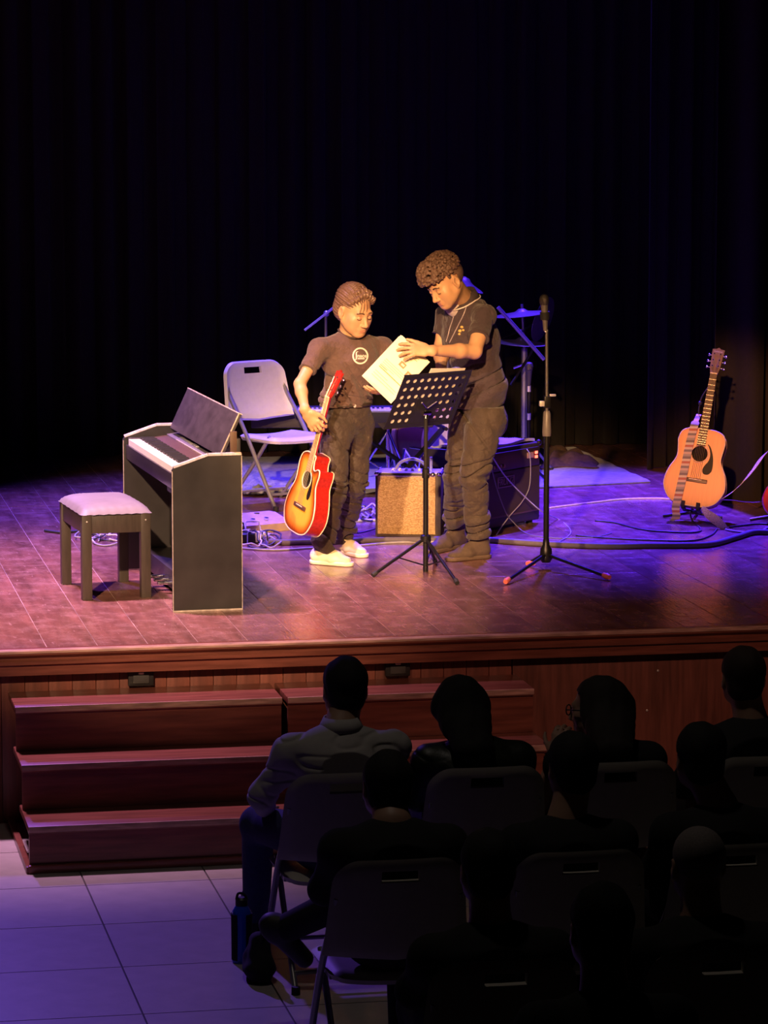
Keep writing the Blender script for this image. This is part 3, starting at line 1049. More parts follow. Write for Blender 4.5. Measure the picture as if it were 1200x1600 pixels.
# sunburst cutaway guitar that the boy holds by the neck
gb, gt = P(459, 831, 16.98), P(524, 577, 16.90)
ya = (gt - gb).normalized()
th = math.radians(63)
za = TC * math.cos(th) - RT * math.sin(th)
za = (za - ya * za.dot(ya)).normalized()
xa = ya.cross(za)
def burst(d):
    t = min(1.0, d / 0.075)
    t = t * t * (3 - 2 * t)
    c0, c1, c2 = V((0.10, 0.012, 0.006)), V((0.72, 0.17, 0.010)), V((0.88, 0.40, 0.045))
    return tuple(c0.lerp(c1, min(1, t * 2.2)) if t < 0.45 else c1.lerp(c2, (t - 0.45) / 0.55))
M_red = mat('cherry_red_lacquer', (0.36, 0.018, 0.014), 0.22, 0, 0.25, 6, coat=0.5, stretch=(3, 12, 12))
GS = (gt - gb).length / 1.03
burst_mtx = frame_mtx(gb, xa, ya, za, GS)
G1 = guitar('acoustic_guitar', 'sunburst cutaway acoustic guitar with red sides held upright by its neck', burst_mtx, True, burst, M_red, M_red, M_cream, 'small',
            fret_m=mat('pale_fretboard', (0.50, 0.36, 0.16), 0.4, 0, 0.3, 30))

# natural guitar on a floor stand
gb = P(1079, 790, 18.42); gt = P(1123, 541, 18.62)
ya = (gt - gb).normalized()
th = math.radians(14)
za = TC * math.cos(th) - RT * math.sin(th) * 1.0
za = (za - ya * za.dot(ya)).normalized()
xa = ya.cross(za)
GS2 = (gt - gb).length / 1.035
M_maple = mat('brown_guitar_side', (0.20, 0.075, 0.035), 0.35)
nat_mtx = frame_mtx(gb, xa, ya, za, GS2)
G2 = guitar('acoustic_guitar', 'natural orange-topped acoustic guitar with black pickguard on a floor stand', nat_mtx, False,
            lambda d: tuple(V((0.60, 0.22, 0.06)).lerp(V((0.80, 0.31, 0.09)), min(1, d / 0.03))), M_maple, mat('brown_headstock', (0.20, 0.13, 0.10), 0.4), mat('pale_binding', (0.70, 0.52, 0.34), 0.45), 'drop', head_flare=0.002)
tl = MB()
me = text_mesh('YAMAHA', 0.014)
me.materials.append(M_screw)
o = bpy.data.objects.new('head_lettering', me)
hs2 = [c for c in G2.children if c.name.startswith('headstock')][0]
link(o, hs2)
o.matrix_local = Matrix.Translation((0, 0.859, 0.004)) @ Matrix.Rotation(-0.22, 4, 'X') @ Matrix.Translation((0, 0.148, 0.001))

# woven strap that hangs over the natural guitar
def ribbon(name, pts, wd, m, side, parent=None, n=8, thick=0.003):
    pts = smooth_path(pts, n)
    b = MB()
    L = []
    for i, p in enumerate(pts):
        f = i / (len(pts) - 1)
        sd = V(side(f)).normalized() * (wd(f) / 2)
        L.append((b.bm.verts.new(p - sd), b.bm.verts.new(p + sd)))
    for A, B in zip(L[:-1], L[1:]):
        b.bm.faces.new((A[0], A[1], B[1], B[0]))
    bmesh.ops.recalc_face_normals(b.bm, faces=b.bm.faces[:])
    bmesh.ops.solidify(b.bm, geom=b.bm.faces[:], thickness=thick)
    return b.build(name, m, parent, smooth=40)
def pattern_mat(name, cols, scale, rot=0.0, kind='bands'):
    m = mat(name, cols[0], 0.8, 0, 0.1, 60)
    nt = m.node_tree
    b = nt.nodes['Principled BSDF']
    geo = nt.nodes.new('ShaderNodeTexCoord')
    mp = nt.nodes.new('ShaderNodeMapping')
    mp.inputs['Rotation'].default_value = (0, rot, 0)
    nt.links.new(geo.outputs['Object'], mp.inputs[0])
    if kind == 'bands':
        sx = nt.nodes.new('ShaderNodeSeparateXYZ')
        nt.links.new(mp.outputs[0], sx.inputs[0])
        mu = nt.nodes.new('ShaderNodeMath'); mu.operation = 'MULTIPLY'; mu.inputs[1].default_value = scale
        nt.links.new(sx.outputs['Z'], mu.inputs[0])
        fr = nt.nodes.new('ShaderNodeMath'); fr.operation = 'FRACT'
        nt.links.new(mu.outputs[0], fr.inputs[0])
        src = fr.outputs[0]
    else:
        wv = nt.nodes.new('ShaderNodeTexWave')
        wv.inputs['Scale'].default_value = scale
        wv.inputs['Distortion'].default_value = 14
        wv.inputs['Detail'].default_value = 1.5
        wv.inputs['Detail Scale'].default_value = 2.2
        nt.links.new(mp.outputs[0], wv.inputs[0])
        src = wv.outputs['Fac']
    cr = nt.nodes.new('ShaderNodeValToRGB')
    cr.color_ramp.interpolation = 'CONSTANT'
    e = cr.color_ramp.elements
    e[0].position = 0; e[0].color = (*cols[0], 1)
    e[1].position = 1.0 / len(cols); e[1].color = (*cols[1], 1)
    for i in range(2, len(cols)):
        x = e.new(i / len(cols)); x.color = (*cols[i], 1)
    nt.links.new(src, cr.inputs[0])
    nt.links.new(cr.outputs[0], b.inputs['Base Color'])
    return m
M_woven = pattern_mat('woven_strap', [(0.55, 0.42, 0.33), (0.22, 0.20, 0.19), (0.62, 0.50, 0.40), (0.45, 0.16, 0.10), (0.60, 0.55, 0.42), (0.20, 0.17, 0.15), (0.35, 0.32, 0.27)], 11)
gsf = 18.42
_gn = nat_mtx.col[2].xyz.normalized()
_gx = nat_mtx.col[0].xyz.normalized()
def on_top(px, py, off=0.0125):
    d = ray(px, py)
    o_ = nat_mtx.translation + _gn * off
    return CAM + d * ((o_ - CAM).dot(_gn) / d.dot(_gn))
_low = on_top(1056, 793)
woven = ribbon('guitar_strap', [P(1092, 648, 18.60), on_top(1086, 662, 0.012), on_top(1083, 672), on_top(1076, 700), on_top(1068, 740), on_top(1060, 775), _low, V((_low.x + 0.004, _low.y + 0.004, _low.z - 0.055)), V((_low.x - 0.02, _low.y + 0.02, HS + 0.008))],
       lambda f: 0.046 if 0.1 < f < 0.93 else 0.028, M_woven, lambda f: _gx)
tag(woven, 'woven banded strap draped down the front of the natural wood guitar', 'strap')
MB().tube(smooth_path([P(1106, 606, 18.585), P(1096, 622, 18.60), P(1092, 640, 18.60), P(1092, 650, 18.60)], 5), 0.004, 8).build('strap_tie', M_rubber, woven)
MB().ball(P(1094, 630, 18.60), 0.012, 8).build('knot', M_rubber, woven)
# stand under it
def cradle_stand(label, mtx, half, depth, back_at, yp=-0.010):
    """A-frame stand: two padded hooks carry the lower edge, a pad holds the back"""
    back = mtx @ V((0, back_at, -depth))
    nb = -mtx.col[2].xyz.normalized()
    nb = V((nb.x, nb.y, 0)).normalized()                       # level, away from the hall
    sd = V((-nb.y, nb.x, 0))
    hub = mtx @ V((0, -0.03, -depth))
    hub = V((hub.x, hub.y, max(hub.z, HS + 0.045))) + nb * 0.055
    r = empty('guitar_stand', V((hub.x, hub.y, HS)), 0, label, 'guitar stand')
    def T_(pts, rad, nm, m=M_blackmetal):
        return MB().tube(smooth_path(pts, 5), rad, 8).build(nm, m, r, world=True)
    T_([V((hub.x, hub.y, HS + 0.03)), V((hub.x, hub.y, hub.z + 0.04)) + nb * 0.02, back + nb * 0.03], 0.010, 'upright')
    T_([back + nb * 0.014 - sd * 0.05, back + nb * 0.014 + sd * 0.05], 0.012, 'back_pad', M_rubber)
    for q in (-1, 1):
        rear = mtx @ V((q * half, yp, -depth - 0.025))
        T_([hub + V((0, 0, 0.0)), rear], 0.009, 'cradle_arm')
        T_([rear, mtx @ V((q * half, yp, -depth * 0.5)), mtx @ V((q * half, yp + 0.001, 0.012)), mtx @ V((q * half, 0.022, 0.022))], 0.011, 'cradle_pad', M_rubber)
        f = V((hub.x, hub.y, HS + 0.012)) + sd * (q * 0.17) + nb * 0.01
        T_([V((hub.x, hub.y, hub.z - 0.005)), f], 0.010, 'leg')
    T_([V((hub.x, hub.y, hub.z - 0.005)), V((hub.x, hub.y, HS + 0.012)) + nb * 0.26], 0.010, 'leg')
    return r
cradle_stand('low black guitar stand under the natural wood guitar', nat_mtx, 0.048, 0.102, 0.34, -0.0145)

# second instrument in its stand: dark body with red edge and a scroll-patterned strap
M_scroll = pattern_mat('scroll_strap', [(0.62, 0.50, 0.47), (0.10, 0.07, 0.07), (0.70, 0.60, 0.57)], 22, 0.4, 'wave')
s1 = ribbon('guitar_strap', [P(1225, 690, 18.30), P(1196, 708, 18.27), P(1178, 732, 18.25), P(1162, 752, 18.24), P(1146, 768, 18.26), P(1128, 780, 18.30)],
            lambda f: 0.052 if f < 0.45 else 0.052 - 0.05 * (f - 0.45) / 0.55, M_scroll, lambda f: RT * 0.75 + UP * 0.65)
tag(s1, 'scroll-patterned cloth strap slanting up from behind the natural guitar', 'strap')
s2 = ribbon('strap_tail', [P(1097, 793, 18.20), P(1106, 803, 18.16), P(1118, 812, 18.13), P(1130, 823, 18.10), P(1136, 831, 18.08)],
            lambda f: 0.016 + 0.036 * math.sin(PI * min(1, f * 1.05)) ** 0.8, M_scroll, lambda f: RT * 0.6 + UP * 0.8, s1)
_ey = (UP * 0.92 + V((0, 0.22, 0)) + RT * 0.36).normalized()
_ez = (TC - _ey * TC.dot(_ey)).normalized()
eg_m = frame_mtx(P(1226, 813, 18.25), _ey.cross(_ez), _ey, _ez, 1.0)
M_redb = mat('bright_red_lacquer', (0.75, 0.05, 0.05), 0.3, coat=0.4)
eg = empty('electric_guitar', mtx=eg_m, label='bright red electric guitar standing beside the natural wood guitar', cat='guitar')
eo = [(0.0, 0.0), (0.10, 0.01), (0.155, 0.07), (0.150, 0.15), (0.112, 0.22), (0.115, 0.29), (0.150, 0.35), (0.140, 0.39), (0.095, 0.37), (0.04, 0.33), (-0.04, 0.34), (-0.10, 0.40), (-0.145, 0.42), (-0.150, 0.36), (-0.118, 0.28), (-0.115, 0.21), (-0.150, 0.15), (-0.152, 0.07), (-0.10, 0.01)]
eos = [(p.x, p.y) for p in smooth_path([(x, y, 0) for x, y in eo], 4, True)]
MB().prism(eos, -0.042, 0.0).build('body', M_redb, eg)
MB().prism([(x * 0.62, 0.05 + y * 0.72) for x, y in eos], 0.0, 0.003).build('pickguard', M_pick, eg)
for y in (0.13, 0.20, 0.27):
    MB().box((-0.035, y - 0.009, 0.003), (0.035, y + 0.009, 0.010), 0.003).build('pickup', M_cream, eg)
MB().box((-0.04, 0.06, 0.0), (0.04, 0.09, 0.012), 0.003).build('bridge', M_chrome, eg)
MB().prism([(-0.027, 0.30), (0.027, 0.30), (0.021, 0.80), (-0.021, 0.80)], -0.015, 0.010).build('neck', M_fret, eg)
MB().prism([(-0.021, 0.80), (0.021, 0.80), (0.05, 0.92), (0.02, 0.98), (-0.035, 0.96)], -0.012, 0.003).build('headstock', M_redb, eg)
for k in range(6):
    MB().ball((-0.035 - 0.003 * k, 0.83 + k * 0.022, -0.004), 0.007, 8).build('tuning_peg', M_chrome, eg)
cradle_stand('black guitar stand under the bright red electric guitar', eg_m, 0.055, 0.044, 0.26, -0.006)

# ================================================================== MUSIC STAND
def music_stand():
    base = Zp(665, 893, HS)
    r = empty('music_stand', base, 0, 'black music stand with a perforated metal desk holding sheets', 'music stand')
    B = base
    def W(*a, **k): return MB().tube(*a, **k)
    top = P(667, 652, base.y)
    W([B + V((0, 0, 0.0)), B + V((0, 0, 0.52))], 0.0135).build('lower_tube', M_blackmetal, r, world=True)
    W([B + V((0, 0, 0.50)), V((B.x, B.y, top.z))], 0.0105).build('upper_tube', mat('satin_black', (0.03, 0.027, 0.027), 0.3, 0.3), r, world=True)
    MB().lathe([(0, 0), (0.020, 0), (0.020, 0.045), (0.014, 0.05), (0, 0.05)], 14, Matrix.Translation(B + V((0, 0, 0.485)))).build('height_collar', M_blackmetal, r, world=True)
    MB().tube([B + V((0, 0, 0.505)), B + TC * 0.03 + RT * 0.03 + V((0, 0, 0.505))], 0.006).ball(B + TC * 0.035 + RT * 0.035 + V((0, 0, 0.505)), 0.013, 10).build('height_knob', M_chrome, r, world=True)
    MB().lathe([(0, 0), (0.028, 0), (0.028, 0.03), (0.02, 0.036), (0, 0.036)], 14, Matrix.Translation(B + V((0, 0, 0.155)))).build('leg_hub', M_blackmetal, r, world=True)
    ends = [Zp(583, 902, HS), Zp(714, 914, HS)]
    third = B + (B - (ends[0] + ends[1]) / 2).normalized() * 0.30
    third.z = HS
    for e in ends + [third]:
        d = (e - B); d.z = 0; d.normalize()
        W([B + d * 0.02 + V((0, 0, 0.165)), e + V((0, 0, 0.012))], 0.0085).build('leg', M_blackmetal, r, world=True)
        W([e + V((0, 0, 0.022)) - d * 0.02, e + V((0, 0, 0.010)) + d * 0.004], 0.0125).build('foot', M_rubber, r, world=True)
        mid = (B + d * 0.02 + V((0, 0, 0.165))).lerp(e, 0.48)
        W([B + V((0, 0, 0.03)), mid], 0.004, 6).build('brace', M_blackmetal, r, world=True)
    # desk: corners read in the photo, its lower edge further from the camera than its upper
    phi = math.radians(40 - 11)
    ex = V((math.cos(phi), math.sin(phi), 0))
    back = V((-math.sin(phi), math.cos(phi), 0))       # towards the players
    tilt = math.radians(30)
    ez = (UP * math.cos(tilt) - back * math.sin(tilt))
    nrm = ex.cross(ez).normalized()
    c0 = P(669, 624, base.y - 0.01)
    Wd, Hd = 0.455, 0.33
    org = c0 - ex * Wd / 2 - ez * Hd / 2
    m = Matrix((ex, ez, nrm)).transposed().to_4x4()
    m.translation = org
    # the desk plate is really perforated
    nx, ny = 9, 6
    mx, my = 0.018, 0.018
    cw, ch = (Wd - 2 * mx) / nx, (Hd - 2 * my) / ny
    b = MB()
    def quad(x0, y0, x1, y1):
        b.bm.faces.new([b.bm.verts.new((x, y, 0)) for x, y in ((x0, y0), (x1, y0), (x1, y1), (x0, y1))])
    quad(0, 0, Wd, my); quad(0, Hd - my, Wd, Hd); quad(0, my, mx, Hd - my); quad(Wd - mx, my, Wd, Hd - my)
    K = 16
    for i in range(nx):
        for j in range(ny):
            x0, y0 = mx + i * cw, my + j * ch
            if j < 3 and 3 <= i <= 5:
                quad(x0, y0, x0 + cw, y0 + ch)
                continue
            cx, cy = x0 + cw / 2, y0 + ch / 2
            rr = 0.0125
            inn, outv = [], []
            for k in range(K):
                a = 2 * PI * (k + 0.5) / K
                ca, sa = math.cos(a), math.sin(a)
                inn.append(b.bm.verts.new((cx + rr * ca, cy + rr * sa, 0)))
                sq = max(abs(ca) / (cw / 2), abs(sa) / (ch / 2))
                outv.append(b.bm.verts.new((cx + ca / sq, cy + sa / sq, 0)))
            for k in range(K):
                b.bm.faces.new((inn[k], outv[k], outv[(k + 1) % K], inn[(k + 1) % K]))
            for k in range(4):
                k0 = k * 4 + 1
                corner = ((1, 1), (-1, 1), (-1, -1), (1, -1))[k]
                cv = b.bm.verts.new((cx + corner[0] * cw / 2, cy + corner[1] * ch / 2, 0))
                b.bm.faces.new((outv[k0], cv, outv[(k0 + 1) % K]))
    bmesh.ops.remove_doubles(b.bm, verts=b.bm.verts[:], dist=0.0002)
    bmesh.ops.recalc_face_normals(b.bm, faces=b.bm.faces[:])
    bmesh.ops.solidify(b.bm, geom=b.bm.faces[:], thickness=0.002)
    bmesh.ops.transform(b.bm, matrix=m, verts=b.bm.verts[:])
    desk = b.build('desk', M_black, r, smooth=20, world=True)
    MB().box((0, -0.004, -0.052), (Wd, 0.0, 0.001), 0, m).build('lip', M_black, desk, world=True)
    hub = m @ V((Wd / 2, Hd * 0.30, 0.012))
    MB().tube([V((B.x, B.y, top.z - 0.005)), hub + nrm * 0.008], 0.013).build('tilt_joint', M_chrome, r, world=True)
    MB().tube([hub - ex * 0.028 + nrm * 0.012, hub + ex * 0.022 + nrm * 0.012], 0.014, 12).build('tilt_knob', M_chrome, r, world=True)
    MB().tube([hub + nrm * 0.003 - ex * 0.05 + ez * 0.06, hub + nrm * 0.003 + ez * 0.02, hub + nrm * 0.003 + ex * 0.05 + ez * 0.06], 0.004, 6).build('bracket', M_chrome, r, world=True)
    # loose sheets resting on the desk, on the players' side
    M_paper = mat('white_paper', (0.88, 0.82, 0.72), 0.8, 0, 0.03)
    for k, (x0, x1, y0, y1, zz, lab) in enumerate(((0.006, 0.262, 0.002, 0.318, -0.004, 'white sheet of paper resting on the desk, seen through its holes'),
                                                  (0.150, 0.390, 0.10, 0.352, -0.0070, 'pale sheet sticking up above the rim of the music desk'))):
        pm = m @ Matrix.Translation((0, 0, zz))
        if k: pm = m @ Matrix.Translation((0.2, 0.02, zz)) @ Matrix.Rotation(-0.06, 4, 'Z') @ Matrix.Translation((-0.2, -0.02, 0))
        s = MB().box((x0, y0, -0.0008), (x1, y1, 0.0), 0, pm).build('paper_sheet', M_paper)
        tag(s, lab, 'paper')
    return m, Wd, Hd, nrm
desk_m, Wd, Hd, desk_n = music_stand()

# ================================================================== VOCAL MICROPHONE ON A STRAIGHT STAND
def mic_stand():
    B = Zp(853, 889, HS)
    r = empty('microphone_stand', B, 0, 'straight black microphone stand with coral rubber feet', 'mic stand')
    topz = P(851, 515, B.y).z
    M_cor = mat('coral_rubber', (0.95, 0.22, 0.14), 0.5)
    MB().tube([B + V((0, 0, 0.06)), B + V((0, 0, 0.80))], 0.0145).build('lower_tube', M_blackmetal, r, world=True)
    MB().tube([B + V((0, 0, 0.78)), V((B.x - 0.004, B.y, topz))], 0.0085).build('upper_tube', mat('satin_steel', (0.30, 0.28, 0.29), 0.3, 0.8), r, world=True)
    MB().lathe([(0, 0), (0.022, 0), (0.024, 0.02), (0.019, 0.12), (0.014, 0.13), (0, 0.13)], 14, Matrix.Translation(B + V((0, 0, 0.69)))).build('clutch', mat('grey_clutch', (0.16, 0.14, 0.14), 0.4), r, world=True)
    k = V((B.x, B.y, P(0, 0, B.y).z * 0 + P(855, 628, B.y).z))
    MB().box((k.x - 0.016, k.y - 0.016, k.z - 0.03), (k.x + 0.016, k.y + 0.016, k.z + 0.03), 0.004).build('cable_clip_block', M_blackmetal, r, world=True)
    MB().box((k.x - 0.040, k.y - 0.012, k.z - 0.022), (k.x - 0.014, k.y + 0.012, k.z + 0.006), 0.003).build('clip', M_screw, r, world=True)
    MB().box((k.x + 0.014, k.y - 0.006, k.z + 0.028), (k.x + 0.046, k.y + 0.006, k.z + 0.040), 0.002).build('thumb_screw', M_screw, r, world=True)
    MB().lathe([(0, 0.0), (0.022, 0.0), (0.034, 0.02), (0.030, 0.07), (0.018, 0.09), (0.016, 0.12), (0, 0.12)], 16, Matrix.Translation(B + V((0, 0, 0.035)))).build('leg_hub', M_blackmetal, r, world=True)
    for (px, py) in ((791, 914), (950, 907), (826, 886)):
        e = Zp(px, py, HS)
        d = (e - B); d.z = 0; d.normalize()
        MB().tube([B + d * 0.015 + V((0, 0, 0.075)), e + V((0, 0, 0.018))], 0.009).build('leg', M_blackmetal, r, world=True)
        MB().tube([e - d * 0.035 + V((0, 0, 0.024)), e - d * 0.005 + V((0, 0, 0.019)), e + d * 0.012 + V((0, 0, 0.017))], 0.016, 12, rads=[0.013, 0.0165, 0.012]).build('foot_cap', M_cor, r, world=True)
    # microphone in its holder
    a, b = P(852, 508, B.y), P(850.5, 474, B.y)
    m = empty('microphone', a, 0, 'handheld vocal microphone with round mesh head on the straight stand', 'microphone')
    zz = zalign(a, b)
    L = (b - a).length
    MB().lathe([(0, -0.03), (0.011, -0.03), (0.013, 0.0), (0.019, L - 0.02), (0.020, L - 0.005), (0, L - 0.005)], 18, zz).build('handle', mat('silver_grey_handle', (0.32, 0.30, 0.30), 0.35, 0.6), m, world=True)
    MB().lathe([(0.0, L - 0.008), (0.021, L - 0.008), (0.026, L + 0.012), (0.0255, L + 0.022), (0.020, L + 0.038), (0.010, L + 0.046), (0, L + 0.048)], 20, zz).build('mesh_head', mat('grille_mesh', (0.10, 0.09, 0.09), 0.4, 0.6, 0.5, 220, 0.6, 400), m, world=True)
    MB().lathe([(0.0205, L * 0.25), (0.024, L * 0.25), (0.025, L * 0.6), (0.0215, L * 0.6)], 16, zz, cap=False).build('holder', M_rubber, r, world=True)
    MB().tube([a + V((0, 0, -0.035)), V((B.x - 0.004, B.y, topz))], 0.010).build('holder_joint', M_screw, r, world=True)
mic_stand()

# ================================================================== SMALL TWEED AMPLIFIER
def tweed_mat():
    m = mat('woven_grille_cloth', (0.60, 0.40, 0.16), 0.7, 0, 0.1, 40)
    nt = m.node_tree
    b = nt.nodes['Principled BSDF']
    tc = nt.nodes.new('ShaderNodeTexCoord')
    br = nt.nodes.new('ShaderNodeTexBrick')
    mp = nt.nodes.new('ShaderNodeMapping')
    mp.inputs['Rotation'].default_value = (PI / 2, 0, 0)
    nt.links.new(tc.outputs['Object'], mp.inputs[0])
    nt.links.new(mp.outputs[0], br.inputs['Vector'])
    br.inputs['Scale'].default_value = 62
    br.inputs['Mortar Size'].default_value = 0.035
    br.inputs['Color1'].default_value = (0.78, 0.55, 0.26, 1)
    br.inputs['Color2'].default_value = (0.42, 0.25, 0.09, 1)
    br.inputs['Mortar'].default_value = (0.20, 0.11, 0.04, 1)
    nt.links.new(br.outputs['Color'], b.inputs['Base Color'])
    bp = nt.nodes.new('ShaderNodeBump')
    bp.inputs['Strength'].default_value = 0.8
    bp.inputs['Distance'].default_value = 0.004
    nt.links.new(br.outputs['Fac'], bp.inputs['Height'])
    bp.invert = True
    nt.links.new(bp.outputs[0], b.inputs['Normal'])
    return m
def small_amp():
    a, b = Zp(586, 842, HS), Zp(690, 835, HS)
    d = b - a
    ang = math.radians(-17)
    r = empty('guitar_amplifier', a, ang, 'small guitar amplifier with gold woven grille cloth and top-mounted knobs', 'amplifier')
    W_ = 0.362; D_ = 0.22; H_ = P(586, 740, a.y).z - HS
    H_ = max(0.34, min(0.42, H_))
    M_tol = mat('dark_brown_tolex', (0.055, 0.035, 0.028), 0.65, 0, 0.2, 80, 0.3, 200)
    MB().box((0, 0.01, 0.012), (W_, D_, H_), 0.008).build('cabinet', M_tol, r)
    MB().box((0.014, 0.0, 0.028), (W_ - 0.030, 0.014, H_ - 0.012), 0.003).build('grille', tweed_mat(), r)
    tp = MB().box((0.006, 0.014, H_ - 0.001), (W_ - 0.006, D_ - 0.01, H_ + 0.006), 0.002).build('control_plate', mat('pale_control_plate', (0.38, 0.38, 0.38), 0.5), r)
    for k in range(6):
        MB().lathe([(0, 0), (0.010, 0), (0.009, 0.016), (0, 0.016)], 12, Matrix.Translation((0.09 + k * 0.036, 0.10, H_ + 0.005))).build('knob', M_white, tp)
    for x_ in (0.008, W_ - 0.012):
        for y_ in (0.012, D_ - 0.01):
            MB().ball((x_, y_, H_ - 0.002), 0.014, 10).build('corner_cap', M_chrome, r)
            MB().lathe([(0, 0), (0.014, 0), (0.012, 0.016), (0, 0.016)], 10, Matrix.Translation((x_ + (0.012 if x_ < 0.1 else -0.012), y_ + (0.014 if y_ < 0.1 else -0.014), 0))).build('foot', M_rubber, r)
    MB().tube(smooth_path([(0.10, 0.12, H_ + 0.01), (0.13, 0.12, H_ + 0.05), (0.19, 0.12, H_ + 0.07), (0.25, 0.12, H_ + 0.05), (0.28, 0.12, H_ + 0.01)], 6), 0.009, 8).build('carry_handle', mat('grey_strap', (0.26, 0.26, 0.26), 0.5), r)
    MB().tube([(0.30, 0.09, H_), (0.30, 0.09, H_ + 0.085)], 0.008, 8).build('jack_plug', M_screw, r)
small_amp()

# ================================================================== BASS AMPLIFIER
def bass_amp():
    b_ = Zp(846, 817, HS)
    a_ = Zp(746, 837, HS)
    d = b_ - a_
    ang = math.atan2(d.y, d.x)
    r = empty('bass_amplifier', a_, ang, 'big black bass amplifier with maker plate and two red lights', 'amplifier')
    W_, D_ = d.length, 0.36
    H_ = P(846, 690, b_.y).z - HS
    M_car = mat('black_carpet_covering', (0.030, 0.020, 0.016), 0.9, 0, 0.3, 120, 0.4, 300)
    M_grl = mat('dark_grille', (0.045, 0.028, 0.020), 0.75, 0, 0.25, 200, 0.4, 400)
    MB().box((0, 0.012, 0.02), (W_, D_, H_), 0.012).build('cabinet', M_car, r)
    MB().box((0.02, 0.0, 0.085), (W_ - 0.02, 0.014, H_ - 0.135), 0.004).build('grille', M_grl, r)
    MB().box((0.02, 0.004, 0.028), (W_ - 0.02, 0.016, 0.076), 0.004).build('kick_panel', M_black, r)
    MB().box((0.02, 0.002, 0.076), (W_ - 0.02, 0.018, 0.086), 0.002).build('grille_bar', M_pbrown, r)
    cp = MB().box((0.02, 0.002, H_ - 0.128), (W_ - 0.02, 0.016, H_ - 0.025), 0.003).build('control_panel', mat('control_panel_black', (0.03, 0.02, 0.018), 0.35), r)
    for k in range(7):
        x_ = 0.045 + k * 0.034
        mm = Matrix.Translation((x_, 0.004, H_ - 0.10)) @ Matrix.Rotation(PI / 2, 4, 'X')
        MB().lathe([(0, 0), (0.011, 0), (0.009, 0.018), (0, 0.018)], 12, mm).build('knob', mat('dark_bronze', (0.16, 0.10, 0.07), 0.35, 0.4), cp)
    MB().box((W_ - 0.150, -0.002, H_ - 0.082), (W_ - 0.085, 0.004, H_ - 0.050), 0.002).build('model_plate', mat('warm_plate', (0.50, 0.32, 0.24), 0.4, 0.2), cp)
    for z_ in (0.0, 0.024):
        MB().box((W_ - 0.068, -0.003, H_ - 0.088 + z_), (W_ - 0.044, 0.004, H_ - 0.072 + z_), 0.003).build('power_light', mat('red_lamp', (1.0, 0.1, 0.06), 0.3, emit=(1.0, 0.10, 0.06), estr=5.0), cp)
    # plate with slanted lettering
    px0, pz0 = W_ * 0.30, H_ - 0.222
    pl = MB()
    for (x0, z0, x1, z1) in ((0, 0, 0.165, 0.006), (0, 0.056, 0.165, 0.062), (0, 0, 0.006, 0.062), (0.159, 0, 0.165, 0.062)):
        pl.box((px0 + x0, -0.006, pz0 + z0), (px0 + x1, 0.002, pz0 + z1), 0.001)
    plo = pl.build('maker_plate', mat('dull_silver', (0.22, 0.17, 0.15), 0.4, 0.5), r)
    me = text_mesh('FRUNZ', 0.052, 0.15, 0.001)
    me.materials.append(mat('dull_silver', ()))
    o = bpy.data.objects.new('maker_lettering', me)
    link(o, plo)
    o.matrix_local = Matrix.Translation((px0 + 0.082, -0.003, pz0 + 0.030)) @ Matrix.Rotation(PI / 2, 4, 'X')
    for x_ in (0.05, W_ - 0.05):
        for y_ in (0.05, D_ - 0.05):
            MB().lathe([(0, 0), (0.02, 0), (0.018, 0.024), (0, 0.024)], 10, Matrix.Translation((x_, y_, 0))).build('foot', M_rubber, r)
    for x_ in (0.006, W_ - 0.006):
        MB().ball((x_, 0.018, H_ - 0.006), 0.018, 10).build('corner_cap', M_blackmetal, r)
    # folded cloth on top
    M_bl = mat('pale_cloth', (0.40, 0.40, 0.40), 0.9, 0, 0.2, 20)
    def cl(u, v):
        return V((0.03 + (W_ - 0.06) * u, 0.03 + (D_ - 0.06) * v, H_ + 0.016 + 0.008 * math.sin(u * 9 + v * 4) + 0.006 * math.sin(v * 11 + u * 3)))
    b = MB().grid(cl, 24, 16)
    bmesh.ops.recalc_face_normals(b.bm, faces=b.bm.faces[:])
    bmesh.ops.solidify(b.bm, geom=b.bm.faces[:], thickness=0.016)
    o = b.build('folded_cloth', M_bl, smooth=60)
    o.matrix_world = Matrix.Translation(a_) @ Matrix.Rotation(ang, 4, 'Z')
    tag(o, 'pale folded cloth lying on top of the bass amplifier', 'cloth')
    # crumpled paper standing on it
    tip = MB()
    base = Matrix.Translation(a_) @ Matrix.Rotation(ang, 4, 'Z') @ V((W_ * 0.42, 0.24, H_ + 0.022))
    for k in range(4):
        a0 = k * 1.5
        tip.lathe([(0.030, 0.0), (0.022, 0.03), (0.010, 0.07), (0.003, 0.10 - 0.012 * k)], 7, Matrix.Translation(base + V((0.013 * math.cos(a0), 0.013 * math.sin(a0), 0))) @ Matrix.Rotation(0.12 * math.cos(a0), 4, 'Y') @ Matrix.Scale(0.7, 4))
    o = tip.build('crumpled_tissue', mat('tissue', (0.80, 0.66, 0.60), 0.9), smooth=15)
    tag(o, 'small crumpled white tissue standing on the bass amplifier', 'tissue')
    return a_, V((math.sin(ang), -math.cos(ang), 0))
amp_o, amp_n = bass_amp()
def on_amp(px, py, off=0.006):
    d = ray(px, py)
    o_ = amp_o + amp_n * off
    return CAM + d * ((o_ - CAM).dot(amp_n) / d.dot(amp_n))

